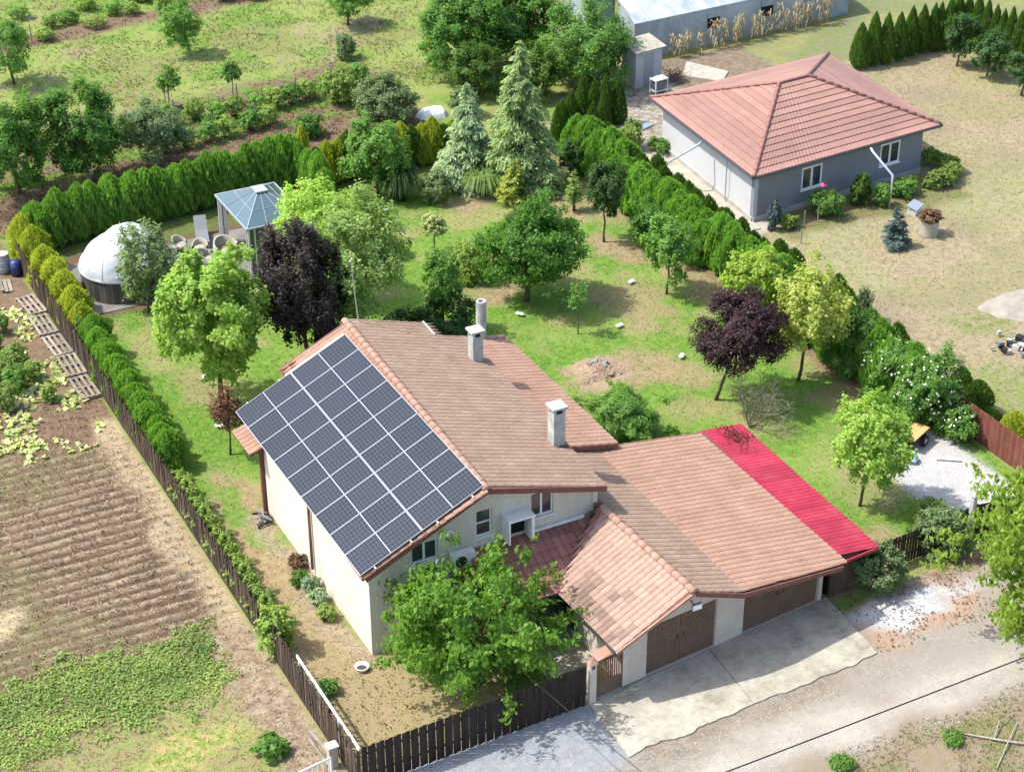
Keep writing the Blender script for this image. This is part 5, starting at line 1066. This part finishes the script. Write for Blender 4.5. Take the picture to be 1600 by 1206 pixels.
shrub('juniper', 'wide feathery green juniper behind the garage roof', 14.6, 8.4, .95, 1.65, 1.05, 'mid', .15, 3.2, 143, asp=.26, lobes=13, sprays=12)
shrub('shrub', 'small green shrub right of the juniper', 16.1, 7.0, .3, .4, .35, 'green', .1, 2, 144)
tree('variegated_maple', 'large maple with white-edged leaves behind the ridge', 'tree', (7.7, 18.9), (7.45, 19.1), 4.9, 2.6, 3.0, 'varieg', .18, 2.0, .12, 145, lobes=12)
tree('variegated_maple', 'bright green crown behind the dark tree beside the gazebo', 'tree', (8.5, 25.2), (8.5, 25.2), 3.9, 2.1, 2.2, 'bright', .18, 2.0, .1, 146, lobes=9)
tree('dark_plum', 'nearly black leaved tree behind the solar panels', 'tree', (4.95, 17.6), (4.8, 17.75), 4.4, 1.95, 3.5, 'plum', .15, 2.8, .12, 147, lobes=14)
tree('tulip_tree', 'bright yellow-green tree in front of the gazebo', 'tree', (1.08, 17.6), (.82, 17.75), 4.6, 2.4, 3.0, 'bright', .21, 3.5, .11, 148, lobes=16, clump=.26)
tree('fig_tree', 'dull green tree half hiding the white dome', 'tree', (1.0, 27.2), (1.1, 27.3), 2.3, 1.6, 2.1, 'grey', .19, 1.3, .06, 149, lobes=9)
shrub('shrub', 'low green shrub at the foot of the pool', 1.9, 25.2, .8, 1.0, .8, 'mid', .16, 1.6, 150)
tree('red_sapling', 'thin red-leaved sapling beside the solar panels', 'tree', (.12, 14.2), (.18, 14.2), 2.1, .75, 1.05, 'redleaf', .12, .7, .045, 151, lobes=6)
tree('cherry_tree', 'large bright green cherry tree in front of the gable wall', 'tree', (2.4, -3.0), (2.45, -3.0), 2.35, 2.65, 2.3, 'cherry', .22, 2.1, .13, 152, droop=.6, lobes=11, sprays=44, clump=.36)
# rose bushes along the right fence
RS = 'rose bushes along the right boundary'
for i, (x, y, hc, a, b, lb, fl) in enumerate([(25.7, 8.2, 1.4, 1.45, 1.6, 'dark climbing shrub left of the white roses', 0), (25.9, 5.6, 1.35, 1.5, 1.5, 'green rose bush dotted with white flowers, left of the tall one', 50), (25.7, 3.2, 1.65, 1.4, 1.8, 'tall rose bush thick with white flowers by the gravel', 90), (26.2, 1.6, .8, .72, .85, 'small rose bush with pale flowers below the red-brown fence', 30)]):
    shrub('rose_bush', lb, x, y, hc, a, b, 'mid', .12, 2.3, 160+i, RS, flowers=fl or None)
shrub('shrub', 'narrow upright green shrub in front of the red-brown fence', 26.3, 2.6, 1.0, .42, 1.2, 'mid', .11, 2.2, 165)
shrub('gate_shrub', 'bushy shrub with reddish leaves at the garage corner', 17.45, -4.75, .85, 1.05, .95, 'grey', .12, 1.9, 166, flowers=26, fmat=plain('dull_red_bloom', (.32, .10, .08), .7))
shrub('gate_shrub', 'pale green shrub against the dark side fence', 20.8, -4.2, .95, 1.05, 1.1, 'grey', .13, 2.0, 167)
shrub('shrub', 'light green shrub behind the side fence near the gravel', 21.6, -2.4, .5, .8, .55, 'vine', .12, 1.7, 168)
tree('walnut_tree', 'large leafy tree reaching in over the street from the right edge', 'tree', (21.4, -10.4), (21.0, -10.2), 3.8, 3.2, 3.2, 'walnut', .24, 2.0, .16, 169, m_bark2, droop=.9, lobes=10, sprays=22, clump=.32)
# bare dead shrub
o = thing('dead_shrub', 'leafless grey dead shrub behind the crimson roof', 'shrub', (19.45, 6.4, 0)); mb = MB(); rg = random.Random(9)
def twig(p0, d, ln, r, k):
    p1 = p0+d*ln*.5+Vector((rg.gauss(0, .06), rg.gauss(0, .06), 0))*ln; p2 = p0+d*ln; mb.tube([p0, p1, p2], [r, r*.8, r*.6], 4, False)
    if k == 0: return
    for i in range(rg.choice((2, 3, 3))): twig(p0.lerp(p2, rg.uniform(.55, 1)), (d+Vector((rg.gauss(0, .6), rg.gauss(0, .6), rg.gauss(0, .35)))).normalized(), ln*rg.uniform(.6, .85), r*.6, k-1)
for i in range(6): a = i*1.05; twig(Vector((0, 0, 0)), Vector((math.cos(a)*.6+.25, math.sin(a)*.6-.1, .9)).normalized(), 1.0, .036, 5)
mb.build('branch', m_deadwood, o); 
# neighbour garden plants
shrub('blue_thuja', 'slim blue-green conifer at the corner of the grey house', 30.6, 21.2, .8, .38, .85, 'blue', .1, 2.8, 170, asp=.3, clump=.2)
shrub('rose_bush', 'rose bush with one pink bloom under the left window', 33.8, 21.3, .7, .92, .8, 'mid', .11, 1.9, 171)
bl = thing('rose_bloom_spray', 'bright pink rose bloom rising above the bush under the window', 'flower', (33.5, 21.35, 0)); MB().tube([(0, 0, 0), (.03, 0, .8), (0, 0, 1.65)], .012, 5).build('stem', L['green'], bl); blossom(bl, 10, .14, .12, 1.68, 5, m_pink, .14)
shrub('globe_thuja', 'dark green oval thuja against the grey wall', 36.0, 21.6, .8, .58, .95, 'thuja_dark', .11, 3.0, 172, asp=.35, clump=.2)
shrub('shrub', 'loose green shrub right of the oval thuja', 36.9, 21.0, .6, .52, .7, 'mid', .11, 1.9, 173)
shrub('shrub', 'spreading leafy shrub below the right window', 38.7, 21.5, .45, .8, .5, 'mid', .13, 2.0, 174)
hz_ = thing('curved_hedge', 'low curved clipped hedge at the right end of the grey house', 'hedge', (40.6, 21.6, 0))
for i, (x, y) in enumerate([(0, -.1), (.7, -.05), (1.35, .3), (1.75, .9), (1.85, 1.6), (1.6, 2.3)]): crown(.62, .48, L['box'], 180+i, .09, cover=2.6, center=(x, y, .5), parent=hz_, name='hedge_section', base=-.48, clump=.2, fill=.2)
shrub('shrub', 'low brownish shrub beside the blue-green conifer', 31.4, 21.0, .35, .5, .4, 'vine', .1, 1.6, 175)
for k, (x, y, lb) in enumerate([(32.2, 20.9, 'left wooden stake in the flower bed'), (33.0, 20.9, 'right wooden stake in the flower bed'), (30.9, 19.3, 'short stake at the end of the hedge')]): tag(MB().tube([(x, y, 0), (x, y, .8)], .03, 6).build('stake', m_greywood), lb, 'stake')
conifer('blue_spruce', 'small blue spruce on the dry lawn', 34.7, 17.0, 2.1, .72, 'blue', 176, 16, .05, .13, dens=2.6, up=.1)
YT = 'young fruit trees in the neighbour yard'
tree('young_fruit_tree', 'young dark fruit tree nearest the row of thujas', 'tree', (52.4, 34.5), (52.6, 34.4), 1.9, 1.15, 1.35, 'dark', .16, 1.7, .06, 177, group=YT)
tree('young_fruit_tree', 'young dark fruit tree in the middle of three', 'tree', (52.9, 32.4), (53.0, 32.3), 1.6, 1.25, 1.3, 'dark', .16, 1.7, .06, 178, group=YT)
tree('young_fruit_tree', 'young dark fruit tree cut by the right edge', 'tree', (52.7, 29.2), (52.9, 29.1), 1.7, 1.35, 1.15, 'dark', .16, 1.7, .06, 179, group=YT)
tree('rose_standard', 'thin young shrub on the dry lawn beyond the hedge', 'shrub', (28.9, 11.6), (28.9, 11.6), 1.0, .42, .75, 'dark', .11, 1.0, .02, 182)
shrub('shrub', 'light green shrub with white dots between hedge and paved path', 29.4, 33.0, .8, .75, .95, 'vine', .12, 1.8, 183)
shrub('shrub', 'low green plant by the flat stone slab', 30.6, 31.9, .4, .7, .45, 'mid', .12, 1.8, 184)

# thujas: a few shapes shared by many plants
tj = {k: [thuja_mesh(1., .5, L[m_], 200+i*7+j, pw, .10, bu, n_) for j in range(4)] for i, (k, m_, pw, bu, n_) in enumerate([('hedge', 'thuja', 5.0, .26, 4600), ('dark', 'thuja_dark', 4.0, .14, 3400), ('gold', 'thuja_gold', 3.5, .25, 4000), ('yard', 'thuja_dark', 2.2, .07, 3200), ('feather', 'thuja', 3.2, .40, 6400)])}
for k in tj:      # leaves were sized for a unit plant, so widen them for real sizes through the plant's own scale
    for me in tj[k]: me.name = 'thuja_foliage'
stem_me = MB().tube([(0, 0, -.05), (0, 0, .8)], [.06, .015], 6).mesh('stem', m_bark)
ORD = 'first second third fourth fifth sixth seventh eighth ninth tenth eleventh twelfth thirteenth fourteenth fifteenth sixteenth seventeenth eighteenth nineteenth twentieth'.split()
def ordi(i): return ORD[i] if i < 20 else (('twenty', 'thirty', 'forty')[(i+1)//10-2]+('-'+ORD[(i+1) % 10-1] if (i+1) % 10 else 'th').replace('ytth', 'tieth')).replace('twentyth', 'twentieth').replace('thirtyth', 'thirtieth').replace('fortyth', 'fortieth')
def thuja(kind, x, y, h, R, label, group, rg, name='thuja'):
    o = thing(name, label, 'thuja', (x, y, gz(x, y)), rg.uniform(0, 6.28), group); o.scale = (R/.5, R/.5, h)
    f = link(bpy.data.objects.new('foliage', rg.choice(tj[kind])), o); link(bpy.data.objects.new('stem', stem_me), o); return o
rg = random.Random(77)
for i in range(25): x = -1.7+i*.56; thuja('hedge', x+rg.gauss(0, .05), 35.75+i*.055+rg.gauss(0, .08), rg.uniform(2.25, 2.75), rg.uniform(.56, .68), 'bright green hedge thuja behind the pool, %s from its left end' % ordi(i), 'back hedge', rg)
for i in range(6): thuja('hedge', 12.2+rg.gauss(0, .1), 36.6-i*.6, rg.uniform(2.0, 2.5), rg.uniform(.46, .55), 'thuja in the short hedge return right of the gazebo, %s from the back' % ordi(i), 'hedge return', rg)
for i in range(14): thuja('gold' if i % 3 else 'dark', 13.0+i*.58, 36.6-.03*i+rg.gauss(0, .1), rg.uniform(1.9, 2.5), rg.uniform(.52, .64), 'olive yellow-tipped thuja in the hedge behind the hazel, %s from the left' % ordi(i), 'yellow-tipped hedge', rg)
thuja('gold', 12.6, 37.3, 2.9, .36, 'narrow yellow thuja sticking up at the hedge junction', None, rg)
thuja('gold', 11.4, 38.0, 2.2, .3, 'small yellow thuja tip above the back hedge', None, rg)
for i in range(49): thuja('feather', 26.1+(.22 if i % 2 else -.2)+rg.gauss(0, .12)+(.4 if i < 8 else 0), 33.2-i*.60+rg.gauss(0, .1), rg.uniform(2.0, 2.65), rg.uniform(.74, .92), 'bright green thuja in the long hedge by the grey house, %s from the cedars' % ordi(i), 'long boundary hedge', rg)
for i in range(27): thuja('dark', 27.25+rg.gauss(0, .1), 33.0-i*1.0+rg.gauss(0, .15), rg.uniform(1.9, 2.4), rg.uniform(.48, .62), 'small olive thuja on the grey-house side of the hedge, %s from the far end' % ordi(i), 'second hedge row', rg)
for i, (x, y) in enumerate([(27.4, 35.8), (28.2, 36.1), (29.1, 36.3), (29.9, 36.5), (30.6, 36.3), (26.4, 35.0), (25.7, 34.2), (28.7, 34.6), (27.8, 34.2)]): thuja('yard', x, y, rg.uniform(2.3, 2.9), rg.uniform(.42, .52), 'dark cone thuja at the far end of the long hedge, %s of nine' % ordi(i), 'dark cone thujas', rg)
for i in range(13): thuja('hedge', -2.30+rg.gauss(0, .06), 24.3-i*.83, rg.uniform(1.55, 1.95)*(1-.012*i), rg.uniform(.52, .64), 'rounded green thuja inside the picket fence, %s from the pool' % ordi(i), 'thujas inside the picket fence', rg)
for i, (x, y, h, R, lb) in enumerate([(-2.5, 35.0, 2.2, .62, 'yellow thuja at the left end of the back hedge'), (-2.3, 33.7, 2.1, .72, 'yellow thuja behind the barrels'), (-2.35, 31.7, 2.0, .72, 'yellow thuja left of the pool'), (-2.2, 30.4, 1.95, .7, 'yellow thuja before the pool steps'), (-2.2, 29.0, 1.9, .72, 'wide yellow thuja in front of the pool'), (-2.2, 27.5, 1.85, .7, 'yellow-green thuja beyond the paving edge'), (-2.3, 26.1, 1.7, .62, 'last yellow-green thuja before the green row')]): thuja('gold', x, y, h, R, lb, None, rg)
tag(shrub('brown_thuja', 'thuja with a dead straw-coloured top inside the fence', -2.55, 25.0, .8, .42, .95, 'green', .1, 2.2, 240, asp=.35, clump=.2), None, None)
for i, (x, y, h, R) in enumerate([(47.19, 36.91, 2.54, .49), (48.16, 36.98, 2.97, .44), (48.94, 36.79, 2.82, .42), (49.99, 36.95, 2.67, .42), (50.98, 37.14, 2.8, .42), (51.98, 37.34, 2.69, .42), (52.68, 37.2, 2.7, .38), (53.15, 37.2, 2.7, .38), (53.62, 36.91, 3.05, .38), (54.2, 36.89, 3.21, .38), (54.84, 36.79, 3.1, .36), (55.2, 36.31, 3.13, .4), (55.37, 35.68, 2.93, .36), (55.57, 35.13, 2.77, .36), (55.63, 34.52, 2.68, .36), (55.7, 33.91, 2.99, .36), (55.81, 33.3, 2.9, .38), (55.97, 32.7, 2.66, .36), (55.95, 32.1, 3.04, .36)]):
    thuja('yard', x, y, h, R*1.2, 'pointed dark thuja in the yard row, %s from the grey house end' % ordi(i), 'row of pointed thujas', rg)
for x, y, h, R, lb in [(28.4, 4.3, 1.35, .5, 'round olive thuja beyond the red-brown fence, leftmost of four'), (28.3, 3.1, 1.4, .6, 'wide olive thuja beyond the red-brown fence'), (27.9, 1.8, .95, .5, 'low olive thuja beyond the red-brown fence'), (28.0, .5, 1.4, .58, 'yellowish thuja beyond the red-brown fence near the right edge')]: thuja('dark' if y > 1 else 'gold', x, y, h, R, lb, None, rg)
# clipped box hedge along the fence and a wild vine on it
bh = thing('box_hedge', 'narrow clipped light green hedge along the picket fence', 'hedge', (-2.62, 6.5, 0))
for i in range(27): crown(.44, .62, L['box'], 300+i % 5, .085, cover=2.2, center=(rg.gauss(0, .02), 5.8-i*.41, .70), parent=bh, name='hedge_section', base=-.62, clump=.25, lobes=5)
shrub('vine_bush', 'loose yellow-green vine spilling over the picket fence', -2.75, 1.7, .95, .75, .85, 'vine', .15, 1.9, 330, lobes=7)
for i, (x, y, lb, mt_) in enumerate([(-.45, 4.4, 'silvery lavender clump at the foot of the sunlit wall', 'silver'), (-.5, 3.6, 'second silvery clump nearer the house corner', 'silver'), (-.65, 4.9, 'small green plant beside the lavender', 'green'), (-.35, 5.9, 'brownish flower clump by the downpipe', 'dryleaf'), (-.6, 2.6, 'small green weed near the house corner', 'box'), (-2.1, -1.2, 'small green bush between box hedge and white rail', 'mid')]): shrub('wall_plant', lb, x, y, .28, .38, .3, mt_, .08, 2, 340+i, cat='plant')
shrub('cabbage_plant', 'single leafy blue-green plant on bare soil in the field', -4.85, -3.1, .28, .62, .36, 'mid', .26, 1.6, 350, cat='plant')

# orange flowers along the far side of the long hedge
o = thing('marigold_row', 'row of orange flowers along the far side of the long hedge', 'flowers', (28.3, 15.5, 0))
for i in range(16): 
    q = crown(.34, .3, L['dryleaf' if i % 3 == 0 else 'vine'], 360+i % 4, .1, cover=1.8, center=(rg.gauss(0, .08), 4.6-i*.62, .35), parent=o, name='flower_clump', base=-.32)
    b_ = blossom(o, 26, .34, .32, 0, 365+i, m_orange, .1); b_.location = (0, 4.6-i*.62, .38)

# dried maize in front of the greenhouse
def corn(x, y, h, seed, lb):
    r = np.random.default_rng(seed); o = thing('maize_stalk', lb, 'maize', (x, y, 0), 0, 'dried maize by the greenhouse'); MB().tube([(0, 0, 0), (r.normal()*.05, r.normal()*.05, h)], [.022, .01], 5).build('stalk', L['bean'] if 0 else m_straw, o)
    n = 16; an = r.uniform(0, 6.28, n); z = r.uniform(.15, 1, n)*h; oo = np.stack([np.cos(an), np.sin(an), 0*an], 1); s = np.stack([-np.sin(an), np.cos(an), 0*an], 1)*.035; p0 = np.stack([0*z, 0*z, z], 1); ln = r.uniform(.3, .55, n)[:, None]
    k = [p0, p0+oo*ln*.5+np.array([0, 0, .14]), p0+oo*ln*.8+np.array([0, 0, -.22])]; v = np.stack([k[0]-s*.5, k[0]+s*.5, k[1]-s, k[1]+s, k[2]-s*.2, k[2]+s*.2], 1).reshape(-1, 3); b = (np.arange(n)*6)[:, None]
    np_obj('leaf', v, np.concatenate([b+np.array([0, 1, 3, 2]), b+np.array([2, 3, 5, 4])]), m_straw, attrs={'tint': np.repeat(r.random(n), 6)}, parent=o)['label'] = 'dry hanging leaves and husks'
for i in range(34):
    t_ = i/33; x = 38.3+t_*12.0+rg.gauss(0, .12); y = 43.35+.055*(x-38.3)+rg.gauss(0, .18)
    if 40.6 < x < 41.1 or 45.6 < x < 46.1: continue
    corn(x, y, rg.uniform(1.1, 1.5) if x < 40.6 else rg.uniform(1.4, 1.95), 400+i, 'dried maize stalk before the greenhouse, %s from the hut' % ordi(i))

# vineyard: posts and vines
for k, (x0, y0, x1, y1) in enumerate([(7.4, 44.0, 13.6, 45.1), (11.2, 46.6, 20.5, 48.3), (6.0, 46.8, 10.2, 47.5)]):
    nn_ = int(math.hypot(x1-x0, y1-y0)/1.1)
    for i in range(nn_+1):
        t_ = i/nn_; x, y = x0+(x1-x0)*t_+rg.gauss(0, .1), y0+(y1-y0)*t_+rg.gauss(0, .12)
        shrub('vine', ('grape vine in the near row behind the hedge, %s from the left', 'grape vine in the long far row below the meadow, %s from the left', 'grape vine in the short row behind the fruit trees, %s from the left')[k] % ordi(i), x, y, .68, .66, .6, 'vine' if i % 2 else 'mid', .14, 1.35, 500+k*3+i % 3, ('near vine row', 'far vine row', 'short vine row')[k], cat='vine')
        if i % 2 == 0: tag(MB().tube([(x+.3, y, -.1), (x+.3, y, 1.55)], .035, 6).build('vine_post', m_greywood), ('grey post in the near vine row, %s from the left', 'grey post in the long far vine row, %s from the left', 'grey post in the short vine row, %s from the left')[k] % ordi(i//2), 'post', ('near vine posts', 'far vine posts', 'short row posts')[k])
for x, y, lb in [(9.45, 50.1, 'stake tied to the vase-shaped sapling'), (13.1, 48.45, 'stake tied to the round-topped sapling'), (5.5, 63.5, 'leftmost thin post at the top of the meadow'), (11.5, 64, 'thin post at the top of the meadow, right of the first'), (15.5, 64.6, 'thin post at the top of the meadow near the lone tree')]: tag(MB().tube([(x, y, -.1), (x, y, 1.3)], .035, 6).build('stake', m_greywood), lb, 'stake')
for i in range(26):
    x = 2+i*.93+rg.uniform(-.3, .3); y = 63.2+.08*x+rg.uniform(-.8, 5); shrub('weed_clump', 'rough weed clump along the top edge of the meadow, %s from the left' % ordi(i), x, y, .45, rg.uniform(.5, .9), rg.uniform(.35, .6), ('vine', 'mid', 'box')[i % 3], .15, 1.1, 600+i % 4, 'weeds along the top edge', cat='weeds')
# low plants in the field corner
for i, (x, y, s) in enumerate([(-6.2, 26.5, .75), (-5.6, 25.0, .8), (-6.6, 24.2, .85), (-6.1, 23.0, .8), (-5.2, 23.6, .6), (-6.9, 28.2, .7), (-5.4, 28.4, .6), (-6.9, 21.8, .8), (-5.1, 21.6, .5)]): shrub('tomato_plant', 'bushy green vegetable plant in the plot left of the pallets, %s from the back' % ordi(sorted([26.5, 25.0, 24.2, 23.0, 23.6, 28.2, 28.4, 21.8, 21.6], reverse=True).index(y)), x, y, s*.75, s*.75, s*.9, 'box' if i % 3 else 'mid', .12, 1.5, 640+i % 4, 'vegetable plants left of the pallets', cat='plant')

# ------------------------------------------------------------------ ground cover that nobody could count
m, t, p = newmat('grass_blade'); m_blade = m
a1 = nd(t, 'ShaderNodeAttribute', attribute_name='col'); t.links.new(a1.outputs[0], p.inputs['Base Color']); p.inputs['Roughness'].default_value = .7; p.inputs['Specular IOR Level'].default_value = .15
def blocked(x, y):
    b = ((x > -.05)*(x < 8.6)*(y > -.05)*(y < 12))+((x > 6.4)*(x < 17.2)*(y > -5.3)*(y < 3.9))+((x > 8.4)*(x < 11.2)*(y > 3)*(y < 12.4))
    b = b+((x > 29.9)*(x < 42)*(y > 22.3)*(y < 33.5))+((x > 28.2)*(x < 31)*(y > 21.4)*(y < 33.3))+((x > 4.9)*(x < 15.4)*(y > -8.5)*(y < -4.7))+((x > -1.6)*(x < 9.9)*(y > 27.7)*(y < 34.9))+((x > 4.5)*(x < 7.1)*(y > -4)*(y < 0))
    b = b+((x > 22.6)*(x < 25.9)*(y > -3.4)*(y < 2.8))
    return b > 0
def blades(name, n, box, hmin, hmax, w, keep=None, seed=1, per=3, lean=.55, gain=1.1, jit=.25):
    r = np.random.default_rng(seed); x = r.uniform(box[0], box[1], n); y = r.uniform(box[2], box[3], n); k = ~blocked(x, y)
    if keep is not None: k &= keep(x, y, r)
    x, y = x[k], y[k]; x = np.repeat(x, per)+r.normal(size=len(x)*per)*.03; y = np.repeat(y, per)+r.normal(size=len(y)*per)*.03; n = len(x)
    c1, c2, a = ground_cols(x, y); mixf = r.random(n)[:, None]; c = (c1*mixf+c2*(1-mixf))*gain*(1+jit*r.normal(size=n))[:, None]; c = np.clip(c, .01, .8)
    z = ground_z(x, y); h = r.uniform(hmin, hmax, n); an = r.uniform(0, 6.28, n); s = np.stack([np.cos(an), np.sin(an), 0*an], 1)*w*.5; ti = np.stack([r.normal(size=n)*lean*h, r.normal(size=n)*lean*h, h], 1); b = np.stack([x, y, z-.01], 1)
    v = np.stack([b-s, b+s, b+ti], 1).reshape(-1, 3); f = np.arange(3*n).reshape(n, 3)
    return np_obj(name, v, f, m_blade, colors={'col': np.repeat(c, 3, 0)})
tag(blades('lawn_grass', 62000, (-3, 26.8, -5.5, 36.5), .03, .085, .028, seed=1), 'short green and straw grass covering the garden', 'grass', kind='stuff')
tag(blades('dry_grass', 46000, (27.8, 60, 0, 38), .03, .08, .035, seed=2), 'dry tan grass of the neighbour yard', 'grass', kind='stuff')
tag(blades('meadow_grass', 42000, (-4, 48, 46, 72), .05, .16, .05, seed=3, keep=lambda x, y, r: r.random(len(x)) < .3+.7*(fbm(x, y, .5, 5) > .5)), 'rough meadow grass behind the vineyard', 'grass', kind='stuff')
tag(blades('field_stubble', 36000, (-14, -3.2, -7, 22), .03, .12, .035, seed=4, per=3, lean=.9, gain=1.15, keep=lambda x, y, r: r.random(len(x)) < np.where((y > 4)*(y < 18), .15+.75*(furrow(x, y) > .6), .4)), 'dry stubble and weeds on the field', 'stubble', kind='stuff')
tag(blades('vineyard_weeds', 12000, (-4, 22, 37.5, 50), .04, .15, .045, seed=5, gain=.9), 'low weeds between the vine rows', 'weeds', kind='stuff')
tag(blades('verge_weeds', 9000, (6, 24, -17, -11.3), .03, .11, .04, seed=6, keep=lambda x, y, r: fbm(x, y, .45, 13) > .48), 'sparse weeds on the street verge', 'weeds', kind='stuff')
def patch(name, n, pts_, leaf, mat, hfun, label, cat, seed, asp=.8, spread=.5):
    r = np.random.default_rng(seed); X0, Y0, X1, Y1 = pts_; x = r.uniform(X0, X1, n*2); y = r.uniform(Y0, Y1, n*2); k = hfun(x, y, r); x, y = x[k][:n], y[k][:n]; n = len(x)
    z = ground_z(x, y)+.02+np.abs(r.normal(size=n))*.06*fbm(x, y, 1.3, 3)*2; nrm = unit(rdir(n, r)*spread+np.array([0, 0, 1])); d = unit(np.cross(nrm, rdir(n, r))); s = leaf*r.uniform(.6, 1.3, n)
    tint = np.clip(.9*fbm(x, y, .8, 8)-.1+.5*r.random(n)*1.0, 0, 1); v, f, tt = leaves(np.stack([x, y, z], 1), d, nrm, s, s*asp, tint)
    return tag(np_obj(name, v, f, L[mat], attrs={'tint': tt}), label, cat, kind='stuff')
def bean_keep(x, y, r):
    top = 4.4+1.2*(fbm(x, y, .5, 2)-.5); bot = .5+.16*(-4.5-x)*-.6+1.4*(fbm(x, y, .45, 8)-.5); rt = -4.5+1.2*(fbm(x, y, .6, 3)-.5)
    d = np.minimum(np.minimum(top-y, (y-bot)*.7), rt-x)
    return fbm(x, y, 1.7, 21)+.55*r.random(len(x))+.6*np.clip(d, -1, .7) > .97
patch('bean_patch', 26000, (-14, -3.4, -3.6, 5.4), .095, 'bean', bean_keep, 'low patchy bean plants covering part of the field', 'plants', 31)
patch('squash_leaves', 1700, (-9.5, 17.2, -3.7, 31), .26, 'pumpkin', lambda x, y, r: (fbm(x, y, .9, 41)+.2*r.random(len(x)) > .64)*((x+3.4 < -.1*(y-17)) | (y > 19)), 'broad pale squash leaves trailing over the soil', 'plants', 33, .95, .6)
patch('fallen_leaves', 500, (15.2, -8, 22, -4.2), .09, 'dryleaf', lambda x, y, r: fbm(x, y, .9, 45) > .42, 'fallen brown leaves around the gate shrubs', 'leaves', 34)
patch('dry_litter', 500, (-2.4, -5.2, 5, 0), .09, 'dryleaf', lambda x, y, r: r.random(len(x)) < .8, 'scattered dry leaves under the cherry tree', 'leaves', 35)
def stones(name, n, box, s0, s1, mat, label, seed, keep):
    r = np.random.default_rng(seed); x = r.uniform(box[0], box[1], n); y = r.uniform(box[2], box[3], n); k = keep(x, y); x, y = x[k], y[k]; n = len(x); s = r.uniform(s0, s1, n)
    base = np.array([(1, 0, 0), (0, 1, 0), (-1, 0, 0), (0, -1, 0), (0, 0, 1)], float); v = base[None]*s[:, None, None]*r.uniform(.6, 1.3, (n, 5, 3)); v[:, 4, 2] *= .7
    v += np.stack([x, y, ground_z(x, y)-.002], 1)[:, None]; fi = np.array([(0, 1, 4), (1, 2, 4), (2, 3, 4), (3, 0, 4)]); f = (fi[None]+(np.arange(n)*5)[:, None, None]).reshape(-1, 3)
    tag(np_obj(name, v.reshape(-1, 3), f, mat), label, 'gravel', kind='stuff')
stones('pad_gravel', 9000, (22.4, 26, -3.6, 3), .018, .05, m_gravel, 'bright white gravel of the pad', 51, lambda x, y: fbm(x, y, .5, 31) > .2)
stones('street_gravel', 9000, (-2.6, 5.2, -9, -5.95), .012, .035, m_stone, 'grey gravel along the street fence', 52, lambda x, y: fbm(x, y, .5, 31) > .3)
stones('verge_gravel', 5000, (15.4, 21, -8, -5), .012, .03, m_stone, 'pale gravel at the garage corner', 53, lambda x, y: fbm(x, y, .6, 33) > .45)
stones('road_gravel', 15000, (5, 24, -12, -7.6), .010, .040, m_stone, 'loose stones on the dusty street', 54, lambda x, y: fbm(x, y, .6, 35) > .4)
stones('mound_clods', 2000, (14.4, 18.2, 11.8, 14.6), .03, .10, surf('clod', (.22, .155, .10), (.34, .25, .17), 4), 'clods of earth on the mound', 55, lambda x, y: np.hypot((x-16.2)/1.7, (y-13.2)/1.2)+(fbm(x, y, 1.0, 77)-.5)*2.2+(_h((x*999).astype(np.int64), (y*999).astype(np.int64), 4)-.5)*.9 < .55)
o = thing('fallen_branch', 'pale bare branch lying at the bottom right corner', 'branch', (15.5, -13.0, 0)); mb = MB(); mb.tube([(-.4, .5, .06), (.5, -.4, .1), (1.4, -1.1, .06)], [.03, .04, .025], 6); mb.tube([(.3, -.2, .08), (.9, .3, .2), (1.7, .5, .1)], [.025, .02, .012], 5); mb.tube([(-.5, -1.3, .05), (.5, -.6, .12), (1.5, .1, .08)], [.02, .028, .015], 5); mb.build('wood', m_bark2, o)
shrub('weed_clump', 'bright green weed tuft at the bottom edge of the street', 10.8, -11.9, .12, .42, .16, 'mid', .09, 2, 700, cat='weeds')
shrub('weed_clump', 'green weed tuft on the verge near the fallen branch', 14.6, -12.6, .12, .4, .16, 'mid', .09, 1.6, 701, cat='weeds')
